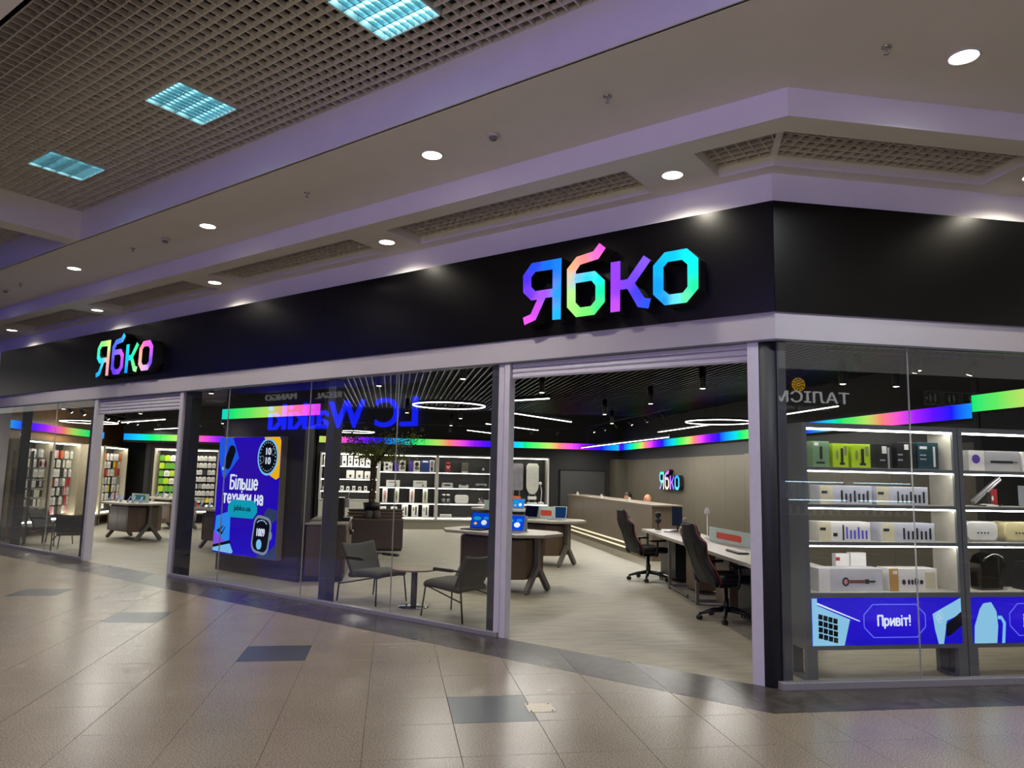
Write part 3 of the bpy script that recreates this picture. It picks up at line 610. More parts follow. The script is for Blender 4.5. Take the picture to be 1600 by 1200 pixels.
# ------------------------------------------------------------------ hanging lights of the shop
m_line = EM('linear_light', 'fffdf5', K_LINE); m_lbody = M('black_lamp_body', '0e0e10', .45)
def linear(p, q, z, label, n=1, watts=True):
    p, q = Vector((*p, z)), Vector((*q, z)); dv = q - p; L = dv.length; o = thing('linear_pendant', label, 'pendant lamp', (p + q) / 2, math.atan2(dv.y, dv.x))
    MB().box(-L / 2, L / 2, -.018, .018, .0, .05).build('housing', m_lbody, o)
    for k in range(n): MB().box(-L / 2 + L * k / n + .015, -L / 2 + L * (k + 1) / n - .015, -.014, .014, -.012, .0).build('diffuser', m_line, o)
    for s in (-.4, .4): MB().tube([(L * s, 0, .05), (L * s, 0, ZC - z)], .003, 5).build('suspension_wire', m_lbody, o)
    if watts:
        put_light(lamp_data('linear_glow', 'AREA', K_SHOP * .4 * L, (1, .97, .9), shape='RECTANGLE', size=L, size_y=.05), (0, 0, -.03), o)
linear((-1.70, 5.45), (-1.0, 4.67), 2.85, 'linear pendant lamp in the doorway nearest the white mullion')
linear((-1.11, 7.48), (.45, 9.19), 2.85, 'long slanting linear pendant in the middle of the doorway')
linear((-1.2, 10.6), (.375, 12.4), 2.85, 'third linear pendant, behind the slanting one in the doorway')
linear((-1.345, 13.36), (-.1, 15.0), 2.85, 'small far linear pendant above the back shelves')
linear((2.62, 16.6), (2.66, 9.3), 2.6, 'long three part linear pendant over the cash counter', 3)
linear((3.28, 11.6), (3.3, 8.58), 2.85, 'linear pendant running into the right ring lamp')
linear((3.38, 5.9), (3.33, 4.16), 2.85, 'linear pendant seen through the right window under the ribbon')
linear((-10.36, 14.8), (-8.7, 12.8), 2.85, 'linear pendant in the left doorway above the display table')
linear((-10.5, 18.0), (-9.2, 16.5), 2.85, 'second linear pendant behind it in the left doorway')
linear((-9.0, 9.9), (-8.2, 8.9), 2.85, 'linear pendant inside the left window near the front')
linear((-13.4, 15.6), (-12.4, 14.6), 2.85, 'linear pendant at the far left edge of the window', watts=False)
def ringlamp(c, r, z, label, watts=True):
    o = thing('ring_pendant', label, 'pendant lamp', (*c, z)); n = 48
    cir = lambda rr, zz: [(rr * math.cos(2 * PI * k / n), rr * math.sin(2 * PI * k / n), zz) for k in range(n)]
    MB().tube(cir(r, .022), .02, 6, True).build('housing', m_lbody, o)
    MB().tube(cir(r, .0), .010, 6, True).build('diffuser', m_line, o)
    for a in (0, 2.1, 4.2): MB().tube([(r * math.cos(a), r * math.sin(a), .03), (r * math.cos(a), r * math.sin(a), ZC - z)], .003, 5).build('suspension_wire', m_lbody, o)
    if watts: put_light(lamp_data('ring_glow', 'AREA', K_SHOP * .9, (1, .97, .92), shape='DISK', size=1.0), (0, 0, -.03), o)
ringlamp((-2.35, 6.51), .61, 2.85, 'large ring pendant lamp behind the middle window')
ringlamp((3.2, 7.95), .66, 2.85, 'ring pendant lamp at the right of the wide doorway')
ringlamp((-11.3, 15.2), .68, 2.85, 'ring pendant lamp inside the far left window')
ringlamp((-4.4, 16.0), .58, 2.85, 'ring pendant lamp above the leafy tree')
m_spotlens = EM('spot_lens', 'fff4e0', 12.0)
cyl_me = MB().lathe([(.045, 0), (.045, .3)], n=18).mesh('can', m_lbody); cl_me = MB().lathe([(.036, -.002), (.03, -.004), (.001, -.004)], n=16).mesh('lens', m_spotlens)
d_can = lamp_data('can_beam', 'SPOT', K_SHOP, (1, .93, .8), spot_size=1.9, spot_blend=.8, shadow_soft_size=.05)
cans = [(-1.08, 4.88, 'nearest the mullion in the wide doorway'), (.9, 8.25, 'over the gaming desk chairs'), (1.0, 5.88, 'over the first gaming chair'), (.92, 3.6, 'over the second gaming chair'), (1.77, 10.6, 'farthest back in the wide doorway'),
        (-3.5, 4.86, 'above the two lounge chairs'), (-2.39, 3.66, 'just inside the middle window at its right'), (.65, 1.3, 'above the window shelf at its left end'), (2.41, 1.3, 'above the window shelf near the wc sign reflection'), (2.35, 2.57, 'behind the window shelf'), (3.11, 2.58, 'behind the window shelf at the right'),
        (-1.77, 10.7, 'small and far behind the middle window'), (-1.78, 13.3, 'smallest one behind the middle window'), (-6.6, 10.6, 'over the table behind the pillar'), (-9.2, 12.6, 'over the left display table'), (-8.0, 15.6, 'over the second left display table'), (-3.0, 9.6, 'over the planter bench'), (-5.0, 13.6, 'in front of the white accessory shelves'), (-6.3, 6.95, 'in front of the advertising screen'), (-10.6, 11.9, 'above the lounge chairs at the far left')]
for x, y, lb in cans:
    o = thing('can_pendant', 'black cylinder ceiling spot ' + lb, 'ceiling spot', (x, y, 2.95)); obj('can', cyl_me, o); obj('lens', cl_me, o)
    MB().tube([(0, 0, .3), (0, 0, ZC - 2.95)], .006, 6).build('stem', m_lbody, o); put_light(d_can, (0, 0, -.02), o)
# track spotlights aimed at the walls
tk_me = MB().tube([(0, 0, 0), (0, 0, -.16)], .034, 12).mesh('spot_head', m_lbody); tl_me = MB().lathe([(.03, -.161), (.02, -.163), (.001, -.164)], n=12).mesh('lens', m_spotlens)
d_tr = lamp_data('track_beam', 'SPOT', K_SHOP * .55, (1, .93, .8), spot_size=1.2, spot_blend=.7, shadow_soft_size=.03)
def track(label, p, q, zt, heads, aim):
    p, q = Vector((*p, zt)), Vector((*q, zt)); dv = q - p; o = thing('spot_track', label, 'track light', (p + q) / 2, math.atan2(dv.y, dv.x)); L = dv.length
    MB().box(-L / 2, L / 2, -.018, .018, -.015, .015).build('rail', m_lbody, o)
    for s in (-.45, .45): MB().tube([(L * s, 0, .015), (L * s, 0, ZC - zt)], .004, 5).build('hanger', m_lbody, o)
    for k in range(heads):
        h = obj('spot_head', tk_me, o, (-L / 2 + L * (k + .5) / heads, 0, -.05)); h.rotation_euler = (aim, .25 * ((k % 3) - 1), 0); obj('lens', tl_me, h)
        if k % 2 == 0: put_light(d_tr, (0, 0, -.17), h)
track('black spotlight track in front of the back shelves', (-5.2, 14.6), (1.8, 14.6), 3.05, 9, .62)
track('black spotlight track facing the phone case cabinets at the left', (-10.85, 12.3), (-10.85, 17.6), 3.1, 7, -.7)
track('black spotlight track facing the green accessory cabinet', (-10.2, 16.2), (-7.2, 16.2), 3.05, 5, .6)
track('black spotlight track facing the taupe right wall', (2.6, 16.0), (2.6, 9.0), 3.2, 6, .6)
track('black spotlight track just behind the right window', (1.2, 1.1), (3.3, 1.1), 3.1, 3, .3)
# ------------------------------------------------------------------ advertising screen on the pillar
m_blue = None
def blue_screen(name, ca='1a08d8', cb='2410b0', s=1.0):
    if name in MT: return MT[name]
    m = bpy.data.materials.new(name); m.use_nodes = True; MT[name] = m; nt = m.node_tree; N = nt.nodes; N.remove(N['Principled BSDF'])
    tc = N.new('ShaderNodeTexCoord'); gr = N.new('ShaderNodeTexGradient'); gr.gradient_type = 'SPHERICAL'; mp = N.new('ShaderNodeMapping'); mp.inputs['Location'].default_value = (-.75, 0, -.9); mp.inputs['Scale'].default_value = (1.5, 0, 1.5)
    nt.links.new(tc.outputs['Generated'], mp.inputs[0]); nt.links.new(mp.outputs[0], gr.inputs[0])
    r = N.new('ShaderNodeValToRGB'); r.color_ramp.elements[0].color = (*lin(ca), 1); r.color_ramp.elements[1].color = (*lin(cb), 1); nt.links.new(gr.outputs[0], r.inputs[0])
    e = N.new('ShaderNodeEmission'); e.inputs[1].default_value = s * EK; nt.links.new(r.outputs[0], e.inputs[0]); nt.links.new(e.outputs[0], N['Material Output'].inputs[0]); return m
def flat(pts, mat, name, parent, y=-.003):               # a flat printed or displayed shape, facing -y
    return MB().prism(pts, y - .001, y, 'y').build(name, mat, parent)
def ell(cx, cz, rx, rz, n=24, a0=0, tilt=0):
    return [(cx + rx * math.cos(t) * math.cos(tilt) - rz * math.sin(t) * math.sin(tilt), cz + rx * math.cos(t) * math.sin(tilt) + rz * math.sin(t) * math.cos(tilt)) for t in [a0 + 2 * PI * k / n for k in range(n)]]
def rrect(x0, x1, z0, z1, r, n=4, tilt=0):
    P = []
    for cx, cz, a in ((x1 - r, z1 - r, 0), (x0 + r, z1 - r, PI / 2), (x0 + r, z0 + r, PI), (x1 - r, z0 + r, 1.5 * PI)):
        for k in range(n + 1): t = a + PI / 2 * k / n; P.append((cx + r * math.cos(t), cz + r * math.sin(t)))
    if tilt:
        mx, mz = (x0 + x1) / 2, (z0 + z1) / 2; c, s = math.cos(tilt), math.sin(tilt)
        P = [(mx + (x - mx) * c - (z - mz) * s, mz + (x - mx) * s + (z - mz) * c) for x, z in P]
    return P
def octo(x0, x1, z0, z1, c): return [(x0 + c, z0), (x1 - c, z0), (x1, z0 + c), (x1, z1 - c), (x1 - c, z1), (x0 + c, z1), (x0, z1 - c), (x0, z0 + c)]
e_white = EM('screen_white', 'dfe8ff', 1.05); e_teal = EM('screen_teal', '10a8c8', .9); e_dark = EM('screen_dark', '0c1020', .6); e_sky = EM('screen_sky', '7cc4f8', 1.0)
e_pblue = EM('screen_phone_blue', '1c5cf0', 1.0); e_lblue = EM('screen_laptop_blue', '2a8cf8', 1.0); e_yel = EM('screen_yellow', 'f8b810', 1.0); e_grey = EM('screen_grey', '8a9ab0', .8); e_vio = EM('screen_violet', '8a50f0', 1.0)
m_scrframe = M('screen_case', '8e877c', .45)
o = thing('advertising_screen', 'tall blue advertising screen with watches, phone and laptop on the pillar', 'screen', A(8.78, .85, 1.27), RA)
MB().box(-.85, .85, .0, .12, -.97, .97).build('case', m_scrframe, o, bevel=.004)
MB().box(-.845, .845, -.003, .002, -.963, .963).build('display', blue_screen('screen_blue', '1c06c8', '3010a0'), o)
ph = flat([(-.84, .96), (-.46, .96), (-.26, .62), (-.62, .28), (-.70, .30), (-.84, .62)], e_pblue, 'phone_picture', o, -.004)
flat(rrect(-.62, -.42, .42, .84, .09, tilt=-.45), e_dark, 'camera_bar', ph, -.0055); flat(ell(-.70, .44, .03, .03), e_sky, 'flash', ph, -.0055)
flat([(.40, .96), (.80, .96), (.84, .9), (.84, .32), (.76, .28), (.6, .34), (.5, .8)], e_yel, 'watch_strap', o, -.004)
w1 = flat(ell(.52, .64, .27, .3), e_sky, 'watch_picture', o, -.0055); flat(ell(.52, .64, .235, .265), e_dark, 'watch_dial', w1, -.007)
for k in range(24):
    a = 2 * PI * k / 24; flat([(.52 + .2 * math.cos(a) - .006, .64 + .23 * math.sin(a) - .006), (.52 + .2 * math.cos(a) + .006, .64 + .23 * math.sin(a) - .006), (.52 + .2 * math.cos(a) + .006, .64 + .23 * math.sin(a) + .012), (.52 + .2 * math.cos(a) - .006, .64 + .23 * math.sin(a) + .012)], e_white, 'dial_mark', w1, -.0085)
for body, x, z, h, par in (('10', .54, .73, .11, w1), ('10', .54, .58, .11, w1)): obj('dial_digits', text_mesh(body, e_white, height=h, bold=.03), par, (x, -.009, z))
for cx, cz in ((.38, .6), (.66, .72)): flat(ell(cx, cz, .05, .06), e_grey, 'dial_ring', w1, -.0085); flat(ell(cx, cz, .04, .05), e_dark, 'dial_ring', w1, -.0095)
obj('lettering', stroke_text('Більше', e_white, .74, .22, t=.10), o, (-.08, -.005, .22))
obj('lettering', stroke_text('техніки на', e_white, 1.08, .19, t=.10), o, (-.09, -.005, -.03))
pb = flat(octo(-.47, .33, -.36, -.07, .10), e_teal, 'web_address_badge', o, -.0095); obj('lettering', text_mesh('jabko.ua', e_dark, width=.46, height=.11, bold=.012), pb, (-.07, -.0108, -.215))
lp = flat([(-.80, -.36), (-.40, -.26), (-.38, -.74), (-.84, -.84)], e_lblue, 'laptop_picture', o, -.004); flat([(-.84, -.84), (-.38, -.74), (-.32, -.78), (-.84, -.9)], e_dark, 'laptop_hinge', lp, -.0055)
flat([(-.84, -.885), (-.36, -.79), (-.26, -.92), (-.30, -.95), (-.84, -.935)], e_sky, 'laptop_deck', lp, -.0065); flat([(-.84, -.6), (-.6, -.72), (-.5, -.77), (-.84, -.84)], e_vio, 'laptop_glow', lp, -.0055)
flat([(-.76, -.60), (-.60, -.66), (-.50, -.52), (-.54, -.54), (-.60, -.62), (-.64, -.60), (-.56, -.5), (-.60, -.52)], e_dark, 'laptop_mark', lp, -.007)
w2 = flat(rrect(.24, .70, -.90, -.30, .14, tilt=-.13), e_grey, 'watch_picture', o, -.0055); flat(rrect(.275, .665, -.86, -.345, .12, tilt=-.13), e_dark, 'watch_face', w2, -.007)
flat([(.5, -.28), (.6, -.17), (.84, -.2), (.84, -.34), (.74, -.40)], EM('screen_strap', '3a4a70', .7), 'watch_strap', o, -.0045); flat([(.36, -.92), (.62, -.9), (.84, -.72), (.84, -.96), (.42, -.96)], EM('screen_strap', '3a4a70', .7), 'watch_strap', o, -.0045)
obj('dial_digits', text_mesh('1009', e_white, width=.2, height=.12, bold=.03), w2, (.46, -.008, -.56)); flat(ell(.43, -.75, .07, .08), e_sky, 'dial_disc', w2, -.0085); flat(ell(.70, -.6, .05, .07), e_grey, 'watch_crown', w2, -.0065)
for a in range(8): t = .5 + a * .28; flat(ell(.47 + .14 * math.cos(t), -.46 + .09 * math.sin(t), .012, .012, 8), e_sky if a % 2 else e_white, 'dial_mark', w2, -.0085)

# ------------------------------------------------------------------ lounge chairs and the round table
m_fab = M('charcoal_wool', '4b4b45', .9, var=.2, scale=160, bump=.2); m_leg = M('black_metal_tube', '0c0c0d', .4)
def lounge(label, loc, rz, group=None):
    o = thing('lounge_chair', label, 'chair', loc, rz, group)
    def seat(i, j):
        x = .33 - .58 * i; y = -.27 + .54 * j; e = 1 - abs(2 * j - 1) ** 6
        return (x, y, .40 - .045 * i + .015 * math.sin(PI * i) * e - .02 * (abs(2 * j - 1) ** 8) - .03 * (max(0, 1 - i * 7)) ** 2)
    MB().grid(seat, 12, 8).build('seat', m_fab, o, solid=.085, sub=1)
    def back(i, j):
        s = 2 * j - 1; t = i
        return (-.20 - .20 * t + .05 * s * s * (1 - .3 * t), s * (.27 + .035 * t), .33 + .40 * t + .035 * s * s * t)
    MB().grid(back, 10, 10).build('backrest', m_fab, o, solid=.045, sub=1)
    for s in (-1, 1):
        MB().tube([(.29, .25 * s, .37), (.325, .28 * s, 0)], .010, 8).build('leg', m_leg, o)
        MB().tube([(-.30, .325 * s, .585), (-.36, .325 * s, .005)], .011, 8).build('leg', m_leg, o)
        MB().tube([(-.30, .325 * s, .58), (-.1, .325 * s, .585), (.06, .325 * s, .575)], .011, 8).build('arm_tube', m_leg, o)
        MB().prism(rrect(-.20, .10, .562, .598, .016), .305 * s - .0, .345 * s, 'y').build('armrest', M('dark_armrest_wood', '2c2722', .5), o)
        MB().tube([(-.335, .325 * s, .23), (.1, .27 * s, .32), (.29, .25 * s, .36)], .009, 8).build('stretcher', m_leg, o)
    return o
lounge('charcoal lounge chair left of the small round table, facing right', A(5.49, .64), RA)
lounge('charcoal lounge chair right of the round table, seen from behind', A(4.02, .60), RA + PI)
lounge('charcoal lounge chair in the far left window, facing the viewer', A(15.55, .75), RA + .5)
lounge('dark lounge chair in the far left window with its back to the viewer', A(14.05, .55), RA + PI - .5)
o = thing('round_table', 'small round pedestal table between the two lounge chairs', 'table', A(4.818, .69))
MB().lathe([(.30, .47), (.305, .475), (.305, .487), (.30, .492)], n=40).build('tabletop', M('taupe_laminate', '8a7b69', .45), o)
MB().lathe([(.04, .0), (.04, .47)], n=18).build('column', M('grey_column', '5c5c5a', .4, metal=.4), o); MB().lathe([(.20, 0), (.20, .008), (.19, .012), (.05, .016)], n=36).build('base', M('polished_steel', 'a8a8a6', .18, metal=1), o)

# ------------------------------------------------------------------ display tables
m_brown = M('brown_laminate', '4a3d34', .38, var=.06, scale=6); m_brown2 = M('light_brown_laminate', '64523f', .42, var=.05, scale=6); m_top = M('pale_stone_top', 'a9a293', .4, var=.08, scale=25); m_gleg = M('grey_cast_leg', '6a665e', .45)
H = .86
def desk(label, loc, rz):
    o = thing('display_table', label, 'table', loc, rz)
    P = lambda L, W, c: [(-L, -W + c), (-L + c, -W), (L - c, -W), (L, -W + c), (L, W - c), (L - c, W), (-L + c, W), (-L, W - c)]
    MB().prism(P(.95, .54, .28), H - .042, H).build('tabletop', m_top, o, bevel=.004)
    b = MB().prism(P(.60, .40, .17), .20, H - .09).build('cabinet', m_brown, o, bevel=.003)
    MB().prism(P(.57, .37, .15), H - .09, H - .042).build('plinth', m_dkpost, o)
    for s in (-1, 1):
        for k in (-1, 1): MB().prism([(s * .607, k * .06), (s * .607, k * .22), (s * .44, k * .392), (s * .44, k * .405), (s * .462, k * .407), (s * .62, k * .23), (s * .62, k * .06)], .205, H - .1).build('side_panel', m_brown2, o)
        X = Matrix.Translation((s * .67, 0, 0))
        MB().prism([(-.035, H - .045), (.035, H - .045), (.035, .40), (.31, .06), (.31, .012), (.25, .012), (0, .32), (-.25, .012), (-.31, .012), (-.31, .06), (-.035, .40)], s * .67 - .035, s * .67 + .035, 'x').build('leg', m_gleg, o, bevel=.004)
        for k in (-1, 1): MB().lathe([(.022, 0), (.022, .012)], (s * .67, .28 * k, 0), 12).build('foot', m_leg, o)
    for a in (-.2, .2): MB().box(a - .19, a + .19, -.404, -.398, .24, H - .12).build('door', m_brown, o, bevel=.002)
    return o
desk('brown display table with two blue screened laptops behind the right lounge chair', A(4.94, 2.73), RA)
desk('brown display table with dark laptops behind the first one in the doorway', A(6.28, 5.75), RA)
desk('brown display table in front of the back shelves, partly behind the mullion', (-.35, 12.6, 0), RA)
desk('brown display table with phones in the left doorway', A(15.77, 2.66), RA)
desk('brown display table behind the one in the left doorway', A(18.0, 4.9), RA)
desk('brown display table half hidden behind the advertising pillar', A(12.2, 2.9), RA)

# laptops, stands, phones on the tables
m_lid = M('black_laptop', '121214', .4); m_slv = M('silver_laptop', 'a8a8aa', .35, metal=.6)
e_lap = EM('laptop_screen_blue', '0a48d8', .9); e_lap2 = EM('laptop_screen_cyan', '2088e8', .9); e_lapd = EM('laptop_screen_dim', '1c3a66', .7)
def laptop(label, loc, rz, body=m_lid, scr=e_lap, w=.36, d=.24, tilt=.25, art=True):
    o = thing('laptop', label, 'laptop', loc, rz)
    MB().box(-w / 2, w / 2, -d / 2, d / 2, 0, .018).build('base', body, o, bevel=.003)
    MB().box(-w / 2 + .02, w / 2 - .02, -d / 2 + .09, d / 2 - .02, .018, .0195).build('keyboard', m_lbody, o)
    X = Matrix.Translation((0, d / 2, .018)) @ Matrix.Rotation(-tilt, 4, 'X')
    l = MB().box(-w / 2, w / 2, 0, .008, 0, d, X).build('lid', body, o); MB().box(-w / 2 + .01, w / 2 - .01, -.001, .0005, .012, d - .01, X).build('screen', scr, l)
    if art:
        for cx, cz, rx, rz2, mt in ((-.07, .15, .07, .03, e_teal), (.06, .09, .05, .04, e_white), (.09, .16, .05, .025, e_lap2), (-.09, .07, .03, .02, e_yel)):
            MB().prism(ell(cx * w / .36, cz, rx * w / .36, rz2, 12), -.002, -.001, 'y', X).build('picture', mt, l)
    return o
def onA(u, w, z=H): return A(u, w, z)
laptop('black laptop with blue game picture on the first display table, left one', onA(5.28, 2.50), RA + .05, w=.38, d=.25)
laptop('silver laptop with blue picture on the first display table, right one', onA(4.62, 2.50), RA + .25, m_slv, w=.36, d=.24)
def stand(label, loc, rz, w=.4, h=.2, mat=None, badge=True):
    o = thing('info_stand', label, 'sign', loc, rz)
    MB().box(-w / 2, w / 2, -.004, .004, .0, h).build('panel', mat or M('frosted_acrylic', 'b9cfc4', .3), o); MB().box(-w / 2, w / 2, -.04, .04, 0, .006).build('foot', m_slv, o)
    if badge: MB().prism(octo(-w * .3, w * .3, h * .25, h * .7, .02), -.0065, -.0042, 'y').build('badge', M('orange_red_badge', 'd8452a', .5), o)
    return o
stand('pale green acrylic divider between the two laptops', onA(4.95, 2.78), RA, .9, .24, badge=False)
laptop('dark open laptop on the second display table, left one', onA(6.45, 5.6), RA - .1, m_slv, e_dark, art=False, w=.34)
laptop('tablet laptop with dim blue screen on the second display table', onA(5.85, 5.75), RA + .2, m_slv, e_lapd, art=False, w=.30)
stand('orange red badge on an acrylic stand between dark laptops', onA(6.15, 5.85), RA, .42, .24)
laptop('laptop with cyan screen on the table before the back shelves', (-.2, 12.3, H), RA, m_slv, e_lap2, w=.36)
stand('pale acrylic stand on the table before the back shelves', (-.75, 12.55, H), RA, .5, .2, badge=False)
stand('pale green acrylic stand with teal badge on the left display table', onA(15.77, 2.75), RA, .8, .2, badge=False)
MB().prism(octo(-.25, .25, .05, .17, .03), -.0075, -.005, 'y').build('badge', M('teal_badge', '1f7f78', .5), bpy.data.objects['info_stand.003'] if 'info_stand.003' in bpy.data.objects else None)
# phones on little holders
ph_me = MB().prism(rrect(-.036, .036, 0, .15, .01), -.004, .004, 'y').mesh('phone_body', M('phone_glass', '1a1c22', .2)); ps_me = MB().prism(rrect(-.033, .033, .004, .146, .008), -.0052, -.0042, 'y').mesh('phone_screen', EM('phone_screen_light', '9fb8e8', .7))
hd_me = MB().prism([(-.05, 0), (.04, 0), (.04, .004), (.0, .006), (-.012, .07), (-.02, .07)], -.02, .02, 'x').mesh('holder', m_slv)
def phone(label, loc, rz, group):
    o = thing('smartphone', label, 'phone', loc, rz, group); obj('holder', hd_me, o)
    for me in (ph_me, ps_me):
        q = obj(me.name, me, o, (0, -.03, .015)); q.rotation_euler = (-.5, 0, 0)
random.seed(3)
for k in range(6): phone('display phone on a holder on the left display table', onA(16.55 - .28 * k, 2.42 + .03 * (k % 2), H), RA + .2 * (k % 3 - 1), 'phones on the left display table')
for k in range(4): phone('display phone on a holder on the second left table', onA(18.5 - .3 * k, 4.65, H), RA, 'phones on the second left table')
for k in range(3): phone('display phone behind the first table\'s green divider', onA(5.4 - .35 * k, 3.0, H), RA + PI, 'phones on the first display table')
for k in range(3): phone('display phone on the table half hidden by the pillar', onA(12.9 - .3 * k, 2.6, H), RA, 'phones on the pillar table')

# ------------------------------------------------------------------ cash counter
m_count = M('bronze_counter_panel', '6d5f4c', .4, var=.03, scale=3)
o = thing('cash_counter', 'long bronze brown counter with two glowing lines at its foot', 'counter', (2.1, 12.5, 0))
MB().box(.02, .62, -3.66, 3.7, .0, 1.11).build('carcass', m_count, o)
for k in range(4): MB().box(0, .02, -3.68 + k * 1.845 + .003, -3.68 + (k + 1) * 1.845 - .003, .24, 1.11).build('front_panel', m_count, o)
MB().box(-.02, .66, -3.72, 3.72, 1.11, 1.15).build('worktop', M('bronze_top', '7a6c58', .4), o, bevel=.003)
m_led = EM('warm_strip_light', 'fff0c8', 1.1)
MB().box(-.012, .02, -3.68, 3.7, .10, .135).build('light_line', m_led, o); MB().box(-.012, .02, -3.68, 3.7, .205, .235).build('light_line', m_led, o); MB().box(-.004, .02, -3.68, 3.7, 0, .2).build('skirting', m_count, o)
for y, lb in ((15.4, 'far left'), (12.9, 'middle'), (10.6, 'right')):
    c = thing('price_tent', 'small white folded card on the counter top, ' + lb + ' one', 'card', (2.2, y, 1.15)); MB().prism([(-.04, 0), (.04, 0), (.005, .1), (-.005, .1)], -.05, .05, 'y').build('card', M('white_card', 'd8d4c8', .6), c)

# ------------------------------------------------------------------ people seated behind the counter
m_skin = M('skin', 'b98563', .55, var=.05, scale=30); m_hairk = M('dark_hair', '15100d', .6, var=.2, scale=80); m_hairb = M('brown_hair', '4a3526', .6, var=.2, scale=80)
def person(label, loc, rz, hair, shirt, bald=False, dz=0.):
    o = thing('person', label, 'person', loc, rz)
    me = bpy.data.meshes.new('body')       # seated figure, one skinned surface: faces -x
    J = [((0, 0, .46), .15), ((0, 0, .62), .14), ((-.02, 0, .80), .16), ((-.03, 0, .92), .12), ((-.04, 0, .98), .055), ((-.05, 0, 1.03), .05),
         ((-.02, .19, .90), .06), ((-.10, .24, .68), .045), ((-.32, .18, .66), .035), ((-.02, -.19, .90), .06), ((-.10, -.24, .68), .045), ((-.32, -.18, .66), .035),
         ((-.02, .10, .45), .09), ((-.42, .11, .46), .07), ((-.44, .11, .06), .05), ((-.52, .11, .04), .04), ((-.02, -.10, .45), .09), ((-.42, -.11, .46), .07), ((-.44, -.11, .06), .05), ((-.52, -.11, .04), .04)]
    Ed = [(0, 1), (1, 2), (2, 3), (3, 4), (4, 5), (3, 6), (6, 7), (7, 8), (3, 9), (9, 10), (10, 11), (0, 12), (12, 13), (13, 14), (14, 15), (0, 16), (16, 17), (17, 18), (18, 19)]
    me.from_pydata([(p[0], p[1], p[2] + dz) for p, r in J], Ed, []); me.materials.append(shirt)
    b = obj('body', me, o); b.modifiers.new('skin', 'SKIN'); b.modifiers.new('s', 'SUBSURF').levels = 2
    for v, (p, r) in zip(me.skin_vertices[0].data, J): v.radius = (r, r)
    me.skin_vertices[0].data[0].use_root = True
    hd = MB(); z0 = 1.14 + dz; hd.ball((-.06, 0, z0), (.10, .078, .125), 20, 14); hd.ball((-.09, 0, z0 - .06), (.06, .055, .06), 14, 8)
    hd.ball((-.16, 0, z0 - .015), (.022, .013, .025), 10, 6); hd.ball((-.05, .079, z0 - .01), (.02, .01, .03), 8, 6); hd.ball((-.05, -.079, z0 - .01), (.02, .01, .03), 8, 6)
    hd.tube([(-.04, 0, z0 - .17), (-.05, 0, z0 - .06)], .05, 12)
    h = hd.build('head', m_skin, o)
    for s in (-1, 1): MB().ball((-.150, .03 * s, z0 + .015), (.008, .013, .007), 8, 6).build('eye', m_lbody, h); MB().ball((-.152, .03 * s, z0 + .036), (.008, .02, .004), 8, 4).build('eyebrow', hair, h)
    MB().ball((-.148, 0, z0 - .065), (.01, .024, .007), 8, 4).build('mouth', M('lips', '8a4a40', .5), h)
    if bald: MB().ball((-.115, 0, z0 - .09), (.055, .05, .045), 14, 8).build('beard', hair, h)
    else:
        def hr(i, j):
            t = i * 1.75; a = 2 * PI * j; fr = max(0, -math.cos(a))
            t = t * (1 - .35 * fr)
            return (-.05 + .112 * math.sin(t) * math.cos(a), .088 * math.sin(t) * math.sin(a), z0 + .02 + .118 * math.cos(t))
        MB().grid(hr, 8, 20).build('hair', hair, h, solid=.012)
    for s in (-1, 1):
        hn = MB(); wx, wy, wz = -.34, .17 * s, .655 + dz; hn.ball((wx - .03, wy, wz), (.045, .038, .016), 10, 6)
        for k in range(4): hn.tube([(wx - .05, wy - .027 + .018 * k, wz), (wx - .085, wy - .03 + .02 * k, wz - .003), (wx - .11 + .008 * abs(k - 1.5), wy - .03 + .02 * k, wz - .014)], [.009, .008, .006], 6)
        hn.tube([(wx - .01, wy - .03 * s, wz), (wx - .04, wy - .058 * s, wz - .004), (wx - .065, wy - .062 * s, wz - .01)], [.01, .009, .007], 6); hn.build('hand', m_skin, o)
    st = thing('office_stool', 'plain dark stool under the ' + label.split(' seated')[0], 'stool', loc, rz)
    MB().lathe([(.2, .30 + dz), (.21, .33 + dz), (.2, .36 + dz)], n=20).build('seat', m_fab, st); MB().lathe([(.03, .03), (.03, .3 + dz)], n=10).build('column', m_leg, st); MB().lathe([(.22, 0), (.22, .02), (.05, .035)], n=20).build('base', m_leg, st)
m_sh1 = M('dark_shirt', '20242c', .85, var=.1, scale=60); m_sh2 = M('black_tshirt', '141416', .85, var=.1, scale=60)
person('bald person with a beard seated behind the counter', (3.25, 12.15, 0), .25, m_hairb, m_sh1, True, .02)
person('person with short black hair seated behind the counter', (3.25, 13.75, 0), .35, m_hairk, m_sh2, False, .02)
person('person with brown hair seated far back behind the counter', (3.25, 16.2, 0), -.2, m_hairb, m_sh1, False, -.12)
sign('shop_sign', 'small pastel lit letters on the taupe right wall', (3.93, 12.55, 1.665), -PI / 2, C3, .72, .12)

